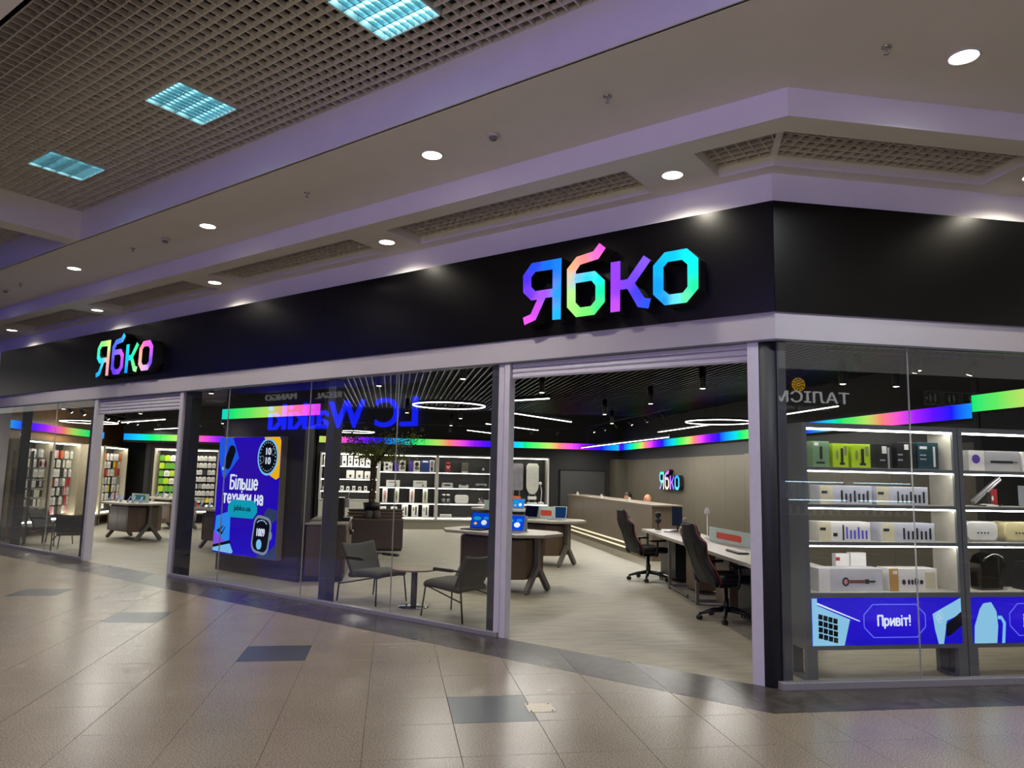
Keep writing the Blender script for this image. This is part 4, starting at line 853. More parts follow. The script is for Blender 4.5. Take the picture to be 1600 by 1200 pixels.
# ------------------------------------------------------------------ gaming desk and chairs
th = math.atan2(.56, 5.13)          # the desk stands slightly askew
gd = thing('gaming_desk', 'long pale topped desk with dark cabinets at the right of the doorway', 'desk', (.92, 4.33, 0), -th)
MB().box(0, .80, -2.75, 2.6, .755, .80).build('desktop', m_top, gd, bevel=.004)
for y0, y1, mt in ((1.55, 2.5, m_lbody), (.42, .95, m_brown2), (-1.0, -.45, m_brown2), (-2.6, -1.3, m_lbody)):
    MB().box(.32, .74, y0, y1, .06, .755).build('cabinet', mt, gd, bevel=.003)
MB().box(.72, .76, -2.6, 2.5, .1, .755).build('back_panel', m_brown, gd)
for y in (2.45, .98, -.42, -2.5):
    f = MB().box(.05, .09, y - .025, y + .025, .0, .755)
    f.build('leg', m_gleg, gd); MB().box(.68, .72, y - .025, y + .025, 0, .755).build('leg', m_gleg, gd); MB().box(.09, .68, y - .02, y + .02, .03, .07).build('leg_rail', m_gleg, gd)
MB().box(.06, .09, .05, .95, .03, .06).build('foot_rail', m_gleg, gd); MB().box(.06, .09, -.45, -.05, .03, .06).build('foot_rail', m_gleg, gd)
def ond(x, y): v = Matrix.Rotation(-th, 4, 'Z') @ Vector((x, y, 0)); return (v.x + .92, v.y + 4.33, .80)
laptop('open silver laptop tilted on a stand on the gaming desk', ond(.38, 1.95), -PI / 2 - .5, m_slv, e_lapd, .34, .24, .35, False)
mo = thing('tablet_screen', 'upright dark tablet screen behind the silver laptop', 'tablet', ond(.55, 2.25), -PI / 2 + .4)
MB().box(-.12, .12, -.006, .006, .08, .42).build('case', m_lid, mo); MB().box(-.11, .11, -.008, -.006, .09, .41).build('screen', EM('dim_screen', '242a3c', .5), mo); MB().box(-.05, .05, -.05, .07, 0, .012).build('foot', m_lid, mo); MB().box(-.012, .012, .006, .02, .0, .2).build('stem', m_lid, mo)
fg = thing('headphone_stand', 'small dark figure shaped stand at the far end of the gaming desk', 'stand', ond(.25, 2.4))
MB().lathe([(.06, 0), (.06, .012), (.014, .02), (.014, .1), (.05, .13), (.06, .18), (.03, .22)], n=16).build('body', m_lid, fg); MB().ball((0, 0, .26), (.055, .05, .055), 14, 10).build('head', m_lid, fg)
for s in (-1, 1): MB().lathe([(.03, -.01), (.034, .01), (.01, .014)], (.0, .06 * s, .29), 12).build('ear_pad', m_leg, fg)
cb = thing('cable_box', 'small copper box on the gaming desk beside the laptop', 'box', ond(.45, 1.25)); MB().box(-.09, .09, -.13, .13, 0, .12).build('box', M('copper_box', '8c6a55', .35, metal=.4), cb, bevel=.008); MB().box(-.092, .092, -.1, .1, .04, .08).build('slot', m_lid, cb)
lm = thing('white_microphone', 'white ball on a thin stem above the second gaming chair', 'desk lamp', ond(.6, .75)); MB().lathe([(.05, 0), (.05, .01), (.008, .016), (.008, .36)], n=14).build('stem', M('white_plastic', 'd8d4cc', .4), lm); MB().lathe([(.02, .36), (.04, .38), (.042, .41), (.03, .45), (.006, .475)], n=16).build('head', MT['white_plastic'], lm)
stand('long acrylic divider with orange red badge on the gaming desk', ond(.62, -.15), -PI / 2, 1.3, .2)
kb = thing('keyboard', 'black and white keyboard on the near end of the gaming desk', 'keyboard', ond(.3, -1.35), -PI / 2 - .1); MB().box(-.22, .22, -.07, .07, 0, .022).build('case', m_lid, kb, bevel=.004)
kk = MB()
for i in range(14):
    for j in range(4): kk.box(-.205 + .0295 * i, -.205 + .0295 * i + .025, -.055 + .029 * j, -.055 + .029 * j + .024, .022, .03)
q = kk.build('keys', M('white_keys', 'd0cec8', .5), kb); q['kind'] = 'stuff'
m_lea = M('black_leather', '0d0d0f', .5, var=.1, scale=60, bump=.05); m_red = M('red_piping', '9c3226', .5)
def gchair(label, loc, rz):
    o = thing('gaming_chair', label, 'chair', loc, rz)
    for k in range(5):
        a = 2 * PI * k / 5 + .35; c, s = math.cos(a), math.sin(a)
        ar = MB().tube([(.03 * c, .03 * s, .13), (.18 * c, .18 * s, .115), (.33 * c, .33 * s, .075)], [.032, .026, .018], 8).build('star_arm', m_lid, o)
        X = Matrix.Translation((.33 * c, .33 * s, 0)) @ Matrix.Rotation(a + .6, 4, 'Z')
        MB().lathe([(.012, .05), (.012, .08)], (.33 * c, .33 * s, 0), 8).build('caster_stem', m_lid, ar)
        for t in (-1, 1): MB().prism(ell(0, .03, .03, .03, 14), t * .008, t * .026, 'y', X).build('caster_wheel', m_leg, ar)
    MB().lathe([(.035, .1), (.035, .26), (.022, .26), (.022, .42)], n=14).build('gas_lift', m_leg, o)
    MB().box(-.14, .14, -.1, .1, .40, .45).build('mechanism', m_lid, o); MB().tube([(.0, -.1, .42), (.02, -.26, .41)], .008, 6).build('lever', m_leg, o)
    def seat(i, j):
        s = 2 * j - 1; x = -.24 + .50 * i
        return (x, s * (.25 + .03 * math.sin(PI * i)), .49 + .05 * abs(s) ** 3 - .03 * max(0, i - .8) * 5 * .6)
    MB().grid(seat, 10, 10).build('seat', m_lea, o, solid=.09, sub=1)
    W = [(0, .21), (.12, .255), (.25, .25), (.40, .20), (.52, .205), (.64, .255), (.70, .25), (.78, .17), (.86, .15), (.95, .14), (1.0, .10)]
    def wid(t):
        for (a, wa), (b, wb) in zip(W[:-1], W[1:]):
            if t <= b: return wa + (wb - wa) * (t - a) / (b - a)
        return W[-1][1]
    def back(i, j):
        s = 2 * j - 1; t = i
        bol = .05 * abs(s) ** 4 if t < .72 else .015 * abs(s) ** 4
        return (-.24 - .27 * t - .04 * math.sin(PI * t) + bol, s * wid(t), .46 + .72 * t)
    MB().grid(back, 24, 12).build('backrest', m_lea, o, solid=.085, sub=1)
    for s in (-1, 1):
        MB().tube([tuple(Vector(back(t / 20, .5 + .5 * s)) + Vector((-.02, .035 * s, 0))) for t in range(0, 21)], .006, 6).build('piping', m_red, o)
        sp = MB().tube([tuple(Vector(back(t / 20, .5 + .22 * s)) + Vector((-.046, 0, 0))) for t in range(0, 15)], .004, 5).build('back_seam', m_leg, o)
        MB().tube([(-.1, .24 * s, .43), (-.02, .31 * s, .44), (0, .315 * s, .56), (0, .315 * s, .66)], .018, 8).build('arm_post', m_lid, o)
        MB().prism(rrect(-.14, .15, -.045 + .315 * s, .045 + .315 * s, .03), .66, .69).build('armrest', m_lid, o, bevel=.006)
        MB().tube([(-.24, .20 * s, .44), (-.28, .23 * s, .47), (-.3, .22 * s, .56)], .022, 8).build('hinge', m_lid, o)
    MB().ball((-.425, 0, 1.04), (.05, .13, .06), 16, 10).build('head_cushion', m_lea, o); MB().box(-.53, -.515, -.08, .08, 1.085, 1.12).build('red_band', m_red, o)
    return o
gchair('black gaming chair pushed to the far end of the gaming desk', (1.08, 6.22, 0), .15)
gchair('black gaming chair with red piping at the near end of the desk', (.86, 2.84, 0), .1)

# ------------------------------------------------------------------ brown cabinets, planter and tree by the pillar
o = thing('brown_cabinet', 'tall brown cabinet with stone top behind the left lounge chair', 'cabinet', (-4.26, 6.88, 0))
MB().box(-.28, .32, -.82, .85, .08, .87).build('body', m_brown, o, bevel=.003); MB().box(-.26, .30, -.78, .83, 0, .08).build('plinth', m_dkpost, o); MB().box(-.30, .34, -.84, .87, .87, .90).build('worktop', m_top, o, bevel=.003)
for k in range(2): MB().box(.32, .334, -.80 + .82 * k + .004, .0 + .82 * k - .004, .11, .80).build('door', m_brown2, o, bevel=.002)
for k in range(2): MB().box(-.275 + .295 * k, .015 + .295 * k, -.834, -.82, .11, .84).build('door', m_brown, o, bevel=.002)
h = thing('hanging_headphones', 'dark headphones hanging on the side of the tall brown cabinet', 'headphones', (-3.905, 6.6, .74), 0)
MB().tube([(0, .07 * math.cos(t), .07 * math.sin(t)) for t in [PI * k / 10 for k in range(11)]], .012, 8).build('headband', m_lid, h)
for s in (-1, 1): MB().lathe([(.035, 0), (.035, .05), (.02, .06)], (0, 0, 0), 14, Matrix.Translation((.0, .07 * s, -.02)) @ Matrix.Rotation(PI / 2, 4, 'Y')).build('ear_cup', M('copper_ring', 'a08a74', .3, metal=.7) if s > 0 else m_lid, h)
c = thing('coffee_machine', 'black box shaped coffee machine on the tall brown cabinet', 'coffee machine', (-4.13, 6.6, .90))
MB().box(-.2, .12, -.2, .2, 0, .38).build('body', M('gloss_black', '0b0b0c', .15), c, bevel=.01); MB().box(-.19, .11, -.203, -.198, .05, .33).build('front_glass', M('dark_red_glass', '1d1010', .1), c)
MB().box(.12, .22, -.15, .15, .0, .06).build('drip_tray', m_lid, c, bevel=.005); MB().box(.12, .2, -.12, .12, .22, .36).build('spout_block', m_slv, c, bevel=.005); MB().tube([(.16, 0, .36), (.17, 0, .42), (.2, .02, .5)], .012, 8).build('arm', m_slv, c)
o = thing('planter_bench', 'brown planter bench with slatted steps in front of the back shelves', 'bench', (-3.5, 11.1, 0))
MB().box(-.7, .53, -.55, .3, .05, .66).build('body', m_brown, o, bevel=.003); MB().box(-.68, .51, -.5, .28, 0, .05).build('plinth', m_dkpost, o)
for k, (y, z) in enumerate(((-.50, .66), (-.30, .72), (-.10, .78), (.1, .84))):
    MB().box(-.7, .53, y - .05, y + .13, z, z + .025).build('step_slat', m_brown2, o); 
    if k: MB().box(-.68, .51, y - .04, y + .13, z - .06, z).build('step_riser', m_brown, o)
for s in (0, 1):
    q = thing('grey_bolster', 'grey round bolster cushion on the planter bench, ' + ('left', 'right')[s] + ' one', 'cushion', (-3.72 + .17 * s, 10.66, .75)); MB().lathe([(.03, -.07), (.075, -.06), (.08, 0), (.075, .09), (.05, .105), (.01, .108)], n=18).build('cushion', m_fab, q)
t = thing('indoor_tree', 'leafy green tree with twisted trunk in a black pot', 'tree', (-3.68, 11.2, .85))
MB().lathe([(.17, 0), (.2, .16), (.19, .16), (.17, .13), (.01, .13)], n=22).build('pot', M('black_pot', '0a0a0a', .4), t)
m_bark = M('braided_bark', '4c3c2c', .85, var=.4, scale=18, bump=.4)
for k in range(3): MB().tube([(.05 * math.cos(a + 2.1 * k), .05 * math.sin(a + 2.1 * k), .1 + .085 * i) for i, a in [(i, i * .75) for i in range(13)]], .03, 7).build('trunk', m_bark, t)
random.seed(11); lf = MB(); br = MB()
tips = []
for k in range(26):
    a = random.uniform(0, 2 * PI); r = random.uniform(.25, .98); z = 1.15 + random.uniform(-.02, .62); p0 = Vector((0, 0, 1.05)); p2 = Vector((r * math.cos(a), r * math.sin(a) * .8, z)); p1 = (p0 + p2) / 2 + Vector((0, 0, .16))
    br.tube([p0, p1, p2], [.014, .009, .004], 5); tips += [p1 + (p2 - p1) * f for f in (.1, .35, .6, .85, 1)]
br.build('branches', m_bark, t)
for p in tips:
    for _ in range(17):
        c = p + Vector((random.gauss(0, .085), random.gauss(0, .085), random.gauss(-.02, .075))); d = Vector((random.gauss(0, 1), random.gauss(0, 1), random.gauss(-.7, .6))).normalized(); s = d.cross(Vector((random.random(), random.random(), random.random()))).normalized()
        L = random.uniform(.05, .085); wdt = L * .2; lf.add([c, c + d * L * .5 + s * wdt, c + d * L, c + d * L * .5 - s * wdt], [(0, 1, 2, 3)])
q = lf.build('foliage', M('olive_leaf', '8a9434', .5, var=.5, scale=9), t); q['kind'] = 'stuff'
# ------------------------------------------------------------------ shelves along the back wall
m_shelf = M('white_shelf', 'c8c6be', .5, var=.03); m_bk = M('dark_shelf_back', '2b2a28', .65, var=.05); m_led2 = EM('shelf_strip_light', 'fffbf0', 19.); m_card = M('white_carton', 'e0ded8', .5, var=.04); m_ink = M('dark_print', '202022', .5)
pal = {k: M('print_' + k, v, .5, var=.04) for k, v in dict(purple='5b3f9e', blue='2c418f', red='a8242a', pink='d98a90', olive='7d8a55', orange='d0662a', teal='2f7d86', yellow='d6c22c', green='5ea02e', lime='a8c81e', sage='6d8f6a', grey='8c8c88', cream='cfc8a8', brown='6b5a45', black='141416', steel='9aa0a4', tan='b58a4c').items()}
def unit(label, x0, x1, yf, yb, zs, name='product_shelf', z0=.3, z1=2.235, side=.05, bench=True):
    o = thing(name, label, 'shelf', ((x0 + x1) / 2, yf, 0)); W = (x1 - x0) / 2; D = yb - yf
    MB().box(-W, W, D - .02, D, z0, z1).build('back_panel', m_bk, o)
    for s in (-1, 1): MB().box(s * W - (side if s > 0 else 0) * 1, s * W + (side if s < 0 else 0), 0, D, z0, z1).build('upright', m_shelf, o)
    MB().box(-W, W, 0, D, z1 - .02, z1 + .02).build('top_board', m_shelf, o); MB().box(-W + side, W - side, .015, .04, z1 - .035, z1 - .021).build('strip_light', m_led2, o)
    for z in zs:
        MB().box(-W + side, W - side, .01, D - .02, z - .022, z).build('shelf', m_shelf, o); MB().box(-W + side, W - side, .012, .03, z - .034, z - .0225).build('strip_light', m_led2, o)
    MB().box(-W, W, 0, D, z0 - .03, z0).build('bottom_board', m_shelf, o)
    if bench: MB().box(-W, W, .06, D, 0, z0 - .03).build('plinth', M('pale_plinth', '8f8b7c', .5), o)
    return o
BX = [-5.4, -3.66, -1.885, -.17, 1.63]
unit('back wall shelf bay with white accessory boxes behind the tree', BX[0], BX[1], 16.8, 17.24, (1.12, 1.48, 1.87), z0=.86, bench=False)
unit('back wall shelf bay with purple and white boxes', BX[1], BX[2], 16.8, 17.24, (.36, .78, 1.26, 1.73))
unit('back wall shelf bay with kitchen appliances', BX[2], BX[3], 16.8, 17.24, (.36, .78, 1.26, 1.73))
unit('back wall bay with hanging ironing boards', BX[3], BX[4], 16.8, 17.24, (.80,))
def pbox(name, label, x0, x1, z0, h, y=16.9, d=.16, mat=None, art=(), group=None, cat='box', rz=0., bevel=.003):
    """a carton with its printed front; art = (kind, u0, u1, v0, v1, material) in front fractions"""
    mat = mat or m_card; o = thing(name, label, cat, ((x0 + x1) / 2, y, z0), rz, group); w = (x1 - x0) / 2
    MB().box(-w, w, 0, d, 0, h).build('carton', mat, o, bevel=bevel)
    for k, (kind, a, b, c, e, mt) in enumerate(art):
        X0, X1, Z0, Z1 = -w + 2 * w * a, -w + 2 * w * b, h * c, h * e
        pts = [(X0, Z0), (X1, Z0), (X1, Z1), (X0, Z1)] if kind == 'r' else ell((X0 + X1) / 2, (Z0 + Z1) / 2, (X1 - X0) / 2, (Z1 - Z0) / 2, 14)
        MB().prism(pts, -.0012 - .0004 * k, -.0002, 'y').build('print', mt, o)
    return o
R = 'r'; E_ = 'e'
pbox('appliance_box', 'white box with dark picture, leftmost on the purple bay\'s top shelf', -3.52, -3.25, 1.73, .29, art=((R, .2, .5, .55, .8, m_ink), (R, .25, .5, .15, .4, m_ink), (E_, .6, .9, .2, .6, pal['grey'])))
for x, lb in ((-3.2, 'left'), (-2.76, 'right')): pbox('appliance_box', 'purple and white box on the top shelf, ' + lb + ' of the pair', x, x + .345, 1.73, .33, art=((R, 0, .42, 0, 1, pal['purple']), (E_, .55, .9, .5, .9, m_ink), (E_, .55, .8, .15, .5, pal['brown']), (E_, .75, .95, .15, .45, pal['olive'])))
pbox('appliance_box', 'blue and white blender box at the right of the top shelf', -2.37, -1.97, 1.73, .36, art=((R, 0, .62, 0, 1, pal['blue']), (R, .7, .9, .5, .95, pal['grey']), (R, .72, .88, .1, .45, m_ink), (R, .08, .5, .8, .95, m_card)))
for x, lb in ((-3.42, 'left'), (-2.6, 'right')): pbox('flat_box', 'low white box on the second shelf, ' + lb + ' one', x, x + .41, 1.26, .2, art=((R, .2, .75, .6, .75, pal['grey']), (E_, .65, .78, .1, .4, m_ink)))
for i, (x, c) in enumerate(((-3.52, 'red'), (-3.17, 'olive'), (-2.70, 'red'), (-2.30, 'olive'))): pbox('slim_box', 'tall slim white box with %s brush, %s on the third back shelf' % (c if c != 'red' else 'pink', ('first', 'second', 'third', 'fourth')[i]), x, x + .15, .78, .45, art=((E_, .3, .7, .15, .85, pal['pink' if c == 'red' else 'olive']), (R, .42, .58, .05, .5, pal['brown'])))
for i, (x, w, h) in enumerate(((-3.58, .19, .3), (-3.25, .19, .3), (-2.92, .19, .36), (-2.62, .2, .36), (-2.3, .2, .36))): pbox('tall_box', 'white box with dark tool picture, %s on the lowest back shelf' % ('first', 'second', 'third', 'fourth', 'fifth')[i], x, x + w, .36, h, art=((R, .55, .75, .15, .85, m_ink), (R, .15, .4, .5, .8, pal['grey'])))
# appliances of the third bay
t = thing('red_figure', 'red cartoon style box on the appliance bay\'s top shelf', 'box', (-1.55, 16.95, 1.73)); MB().prism(rrect(-.08, .08, 0, .22, .03), -.05, .05, 'y').build('body', pal['red'], t); MB().ball((0, 0, .26), (.085, .06, .06), 14, 8).build('lid', pal['red'], t); MB().prism([(-.06, .2), (.0, .1), (.06, .2), (.03, .2), (0, .15), (-.03, .2)], -.052, -.05, 'y').build('mark', m_card, t)
pbox('camouflage_box', 'mottled brown box on the appliance bay\'s top shelf', -1.13, -.92, 1.73, .31, mat=M('mottled_print', '5a5848', .5, var=.6, scale=30), art=((R, .05, .95, 0, .12, m_card),))
pbox('small_speaker', 'small dark speaker at the right of the top shelf', -.55, -.35, 1.73, .2, mat=pal['black'], art=((E_, .3, .7, .4, .8, m_card),), cat='speaker')
def lowapp(label, x0, x1, z, h, body, lid, name='contact_grill'):
    o = thing(name, label, 'appliance', ((x0 + x1) / 2, 16.95, z)); w = (x1 - x0) / 2
    MB().prism(rrect(-w, w, 0, h * .5, h * .15), -.08, .1, 'y').build('base', body, o); MB().prism(rrect(-w * .95, w * .95, h * .55, h, h * .2), -.08, .1, 'y').build('lid', lid, o); MB().box(-w * .5, w * .5, -.1, -.08, h * .4, h * .7).build('handle', m_ink, o)
lowapp('white contact grill on the second appliance shelf', -1.73, -1.38, 1.26, .15, m_card, m_card); lowapp('black topped contact grill in the middle of the second appliance shelf', -1.2, -.9, 1.26, .21, m_card, pal['black']); lowapp('dark contact grill at the right of the second appliance shelf', -.68, -.32, 1.26, .14, pal['black'], pal['steel'])
for x, lb in ((-1.66, 'left'), (-1.52, 'right')):
    o = thing('coffee_jar', 'dark glass jar with white label, %s of the pair' % lb, 'jar', (x, 16.95, .78)); MB().lathe([(.055, 0), (.06, .01), (.06, .22), (.05, .24)], n=16).build('jar', pal['black'], o); MB().lathe([(.05, .24), (.055, .25), (.055, .28), (.01, .285)], n=16).build('lid', m_card, o); MB().lathe([(.0605, .03), (.0605, .15)], n=16).build('label_sleeve', pal['grey'], o)
def toaster(label, x, y, z, w, h, mat, d=.2, rz=0.):
    o = thing('toaster', label, 'toaster', (x, y, z), rz); MB().prism(rrect(-w / 2, w / 2, .015, h, h * .3, 6), -d / 2, d / 2, 'y').build('body', mat, o, bevel=.01)
    MB().prism(rrect(-w / 2 + .01, w / 2 - .01, 0, .03, .01), -d / 2 + .01, d / 2 - .01, 'y').build('base', m_slv, o)
    for k in range(4): MB().prism(ell(-.045 * w / .3 + .035 * k, h * .45, .007, .007, 10), -d / 2 - .006, -d / 2, 'y').build('knob', m_ink, o)
    for s in (-1, 1): MB().box(-w * .35, w * .35, s * .04 - .012, s * .04 + .012, h - .004, h + .001).build('slot', m_ink, o)
toaster('white two slot toaster on the third appliance shelf', -1.1, 16.98, .78, .42, .27, m_card)
o = thing('building_toy', 'small colourful toy on the third appliance shelf', 'toy', (-.5, 16.95, .78)); MB().lathe([(.09, 0), (.09, .05), (.02, .06)], n=10).build('base', pal['steel'], o)
for a, c in ((.5, 'orange'), (1.3, 'blue'), (2.2, 'cream')): MB().tube([(0, 0, .06), (.1 * math.cos(a), 0, .06 + .14 * math.sin(a))], .018, 7).build('arm', pal[c], o)
pbox('flat_appliance', 'low white device on the lowest appliance shelf', -1.75, -1.4, .36, .09, art=((R, .1, .9, .3, .5, pal['grey']),))
# first bay: white accessories
for k in range(9): pbox('camera_box', 'white box with a dark lens picture on the top shelf behind the tree', -5.3 + .178 * k, -5.3 + .178 * k + .135, 1.87, .30 if k < 6 else .24, art=((E_, .3, .75, .2, .5, m_ink), (R, .2, .6, .7, .8, pal['grey'])), group='camera boxes behind the tree')
for x, w, h, lb in ((-5.2, .1, .3, 'dark slim'), (-5.0, .16, .32, 'tall white'), (-4.62, .24, .25, 'rounded left'), (-4.34, .22, .24, 'rounded right'), (-4.08, .17, .23, 'ringed'), (-3.83, .1, .12, 'small')): pbox('smart_speaker', 'white home device on the second shelf behind the tree, the %s one' % lb, x, x + w, 1.48, h, mat=m_card if 'dark' not in lb else pal['black'], art=((E_, .35, .65, .15, .5, m_ink),), bevel=.02, cat='speaker')
for k in range(9): pbox('sensor_box', 'tiny white box with a dark dot on the third shelf behind the tree', -5.3 + .175 * k, -5.3 + .175 * k + .085, 1.12, .12 + .02 * (k % 2), art=((E_, .25, .75, .25, .7, m_ink),), group='sensor boxes behind the tree')
wc = thing('white_cabinet', 'low white cabinet under the shelves behind the tree', 'cabinet', (-4.53, 16.8, 0))
MB().box(-.86, .86, .02, .44, .3, .82).build('body', m_shelf, wc)
for k in range(4): MB().box(-.86 + .43 * k + .004, -.86 + .43 * (k + 1) - .004, 0, .02, .31, .81).build('door', m_shelf, wc, bevel=.003)
MB().box(-.84, .84, .06, .44, 0, .3).build('plinth', MT['pale_plinth'], wc)
# ironing boards
def iboard(label, x, mat, w, top, taper):
    o = thing('ironing_board', label, 'ironing board', (x, 16.98, .80)); zb = .42 if not taper else .30
    P = rrect(-w, w, zb, top, .06) if not taper else [(w * math.cos(t) if True else 0, zb + .30 + (-.30 * math.sin(-t))) for t in [-PI + PI * k / 14 for k in range(15)]][::1] + [(w, top - .08), (w - .06, top), (-w + .06, top), (-w, top - .08)]
    MB().prism(P, -.03, .0, 'y').build('board', mat, o, bevel=.006)
    for s in (-1, 1): MB().tube([(w * .5 * s, .03, 0), (w * .45 * s, .02, zb + .3)], .012, 8).build('leg', m_slv, o)
    MB().box(-w * .7, w * .7, -.02, .05, .14, .24).build('iron_rest', pal['orange'] if not taper else m_card, o, bevel=.01); MB().box(-w * .8, w * .8, -.03, .06, 0, .05).build('foot', m_card if taper else m_ink, o, bevel=.01)
iboard('grey ironing board hanging in the back bay', .63, M('grey_cover', '817e84', .8, var=.15, scale=7, bump=.3), .2, 1.26, False)
iboard('white pointed ironing board hanging beside the grey one', 1.13, M('white_cover', 'bfc0b4', .8, var=.06), .2, 1.27, True)
o = thing('garment_steamer', 'copper coloured steamer brush hanging left of the grey board', 'steamer', (.18, 17.0, 1.3)); MB().tube([(0, 0, 0), (.02, 0, .2), (0, 0, .4)], [.02, .03, .02], 8).build('body', M('copper', 'b0694a', .3, metal=.6), o); MB().tube([(0, 0, 0), (-.03, 0, -.3), (.05, 0, -.48)], .012, 6).build('hose', m_ink, o)
o = thing('steam_station', 'white steam station with hose at the right of the bay', 'steamer', (1.42, 17.0, .80)); MB().lathe([(.1, 0), (.1, .05), (.03, .08)], n=16).build('base', m_card, o); MB().tube([(0, 0, .08), (.02, 0, .4), (-.03, 0, .62)], .014, 8).build('pole', m_card, o); MB().lathe([(.03, .6), (.06, .62), (.05, .68), (.01, .7)], (-.03, 0, 0), 14).build('head', m_card, o)

# ------------------------------------------------------------------ cabinets with hanging packs at the left
m_cside = M('cream_cabinet_side', 'b5ad94', .5); m_peg = M('black_peg_wall', '141414', .6)
def cabinet(label, loc, rz, W, z1=2.24, z0=.34):       # local: x along the front, +y into the wall
    o = thing('pegboard_cabinet', label, 'cabinet', loc, rz)
    MB().box(0, W, .42, .45, z0, z1).build('peg_wall', m_peg, o)
    for x in (0, W - .05): MB().box(x, x + .05, 0, .45, z0, z1).build('side', m_cside, o)
    MB().box(0, W, 0, .45, z1, z1 + .04).build('top', m_cside, o); MB().box(.05, W - .05, .02, .06, z1 - .02, z1).build('strip_light', m_led2, o); MB().box(0, W, 0, .45, z0 - .05, z0).build('bottom', m_cside, o)
    for x in (.03, W - .09):
        for y in (.03, .36): MB().box(x, x + .06, y, y + .06, 0, z0 - .05).build('leg', m_gleg, o)
    MB().box(.05, W - .05, .06, .1, z0 - .02 + .02, z0 + .03).build('edge_light', m_led2, o)
    return o
bar_me = {}
def packs(label, group, loc, rz, W, rows, ncol, colors, w=.10, h=.17, z_top=2.06, dz=.235, name='phone_case_pack', hole=True):
    """rows of hanging packs: each pack a thing with its card and its hook"""
    Rz = Matrix.Rotation(rz, 4, 'Z')
    for r in range(rows):
        for c in range(ncol):
            cs = colors[r % len(colors)]; cl_ = cs[c % len(cs)]
            if cl_ is None: continue
            p = Rz @ Vector((.12 + (W - .24) * (c + .5) / ncol, .17 + random.uniform(-.03, .03), z_top - dz * r)) + Vector(loc)
            o = thing(name, label % ('top', 'second', 'third', 'fourth', 'fifth', 'sixth', 'seventh', 'eighth')[r], 'package', p, rz, group)
            mt = cl_ if not isinstance(cl_, str) else pal[cl_]; key = (mt.name, w, h)
            if key not in bar_me:
                bar_me[key] = MB().prism([(-w / 2, -h), (w / 2, -h), (w / 2, -.006), (w * .3, .0), (w * .25, .014), (-w * .25, .014), (-w * .3, .0), (-w / 2, -.006)], -.012, .012, 'y').mesh('card', mt)
                bar_me['win' + str(key)] = MB().prism(rrect(-w * .32, w * .32, -h * .88, -h * .3, w * .1), -.0135, -.0122, 'y').mesh('window', m_ink if mt in (m_card, pal['cream']) and (len(bar_me) % 3 == 0) else M('light_grey_print', 'b9b8b2', .5) if mt is m_card else mt)
                bar_me['hook' + str(key)] = MB().tube([(0, -.05, 0), (0, .24, .004)], .004, 5).mesh('hook', m_peg)
            obj('card', bar_me[key], o); obj('window', bar_me['win' + str(key)], o); obj('hook', bar_me['hook' + str(key)], o)
random.seed(5); wc_, P_ = m_card, 'pink'
wh = [m_card] * 6
LC = [((12.43, 13.79), 'first'), ((13.79, 15.34), 'second'), ((16.0, 16.95), 'third'), ((17.03, 18.92), 'fourth')]
cc1 = [['steel', wc_, wc_, 'grey', wc_, wc_], [wc_, wc_, 'cream', wc_, wc_, wc_, 'black'], wh, [wc_, 'black', wc_, 'black', wc_, wc_], [wc_, 'cream', 'black', wc_, 'olive', 'black'], [wc_, 'black', wc_, wc_, wc_, 'black'], ['purple', 'black', None, None, None, None]]
cc2 = [[wc_, 'cream', wc_, P_, 'orange', 'orange'], ['cream', wc_, 'cream', wc_, wc_, 'black'], [wc_, P_, wc_, wc_, wc_, 'black'], [wc_, 'red', 'red', wc_, wc_, 'grey'], [wc_, P_, wc_, wc_, wc_, 'black'], [wc_, 'red', wc_, wc_, 'black', wc_], [None, wc_, P_, wc_, 'black', None]]
cc4 = [[wc_, wc_, 'orange', wc_, wc_, wc_], ['yellow', 'orange', wc_, wc_, wc_, 'black'], [wc_, 'orange', 'red', 'orange', wc_, wc_], [wc_, wc_, 'grey', wc_, wc_, 'black'], [wc_, 'cream', wc_, wc_, 'yellow', 'black'], [wc_, 'red', wc_, wc_, wc_, 'black'], [wc_, P_, wc_, None, None, None]]
for ((y0, y1), n_), cs in zip(LC, (cc1, cc2, cc2, cc4)):
    loc = (-11.5, y0, 0); rz = PI / 2
    cabinet('lit phone case cabinet on the golden wall, %s from the front' % n_, loc, rz, y1 - y0)
    packs('hanging phone case pack in the %s row of the ' + n_ + ' cabinet from the front', 'phone cases in the %s cabinet' % n_, loc, rz, y1 - y0, 7, 9 if n_ != 'third' else 5, cs, w=.125, h=.19)
cabinet('lit cabinet of bright green packs beside the dark niche', (-10.5, 18.2, 0), 0, .85)
packs('bright green accessory pack in the %s row of the green cabinet', 'green accessory packs', (-10.5, 18.2, 0), 0, .85, 7, 4, [['green', 'lime', wc_, 'green'], ['lime', 'green', 'green', 'lime'], ['green', wc_, 'lime', 'green']], w=.15, h=.17, name='green_pack')
cabinet('lit cabinet of small white gadget packs left of the screen', (-9.6, 18.2, 0), 0, 1.0)
packs('small white gadget pack in the %s row of the gadget cabinet', 'gadget packs', (-9.6, 18.2, 0), 0, 1.0, 8, 6, [[wc_] * 6, [wc_, 'cream', wc_, wc_, wc_, wc_], [wc_, wc_, wc_, 'black', wc_, wc_], [wc_] * 6, [wc_, wc_, 'grey', wc_, wc_, wc_], [wc_, wc_, wc_, wc_, wc_, wc_], [wc_, wc_, wc_, 'yellow', 'yellow', wc_], [wc_, 'red', 'red', 'black', wc_, wc_]], w=.11, h=.14, dz=.215, name='gadget_pack')
cabinet('lit gadget cabinet mostly hidden by the advertising screen', (-8.6, 18.2, 0), 0, 1.0)
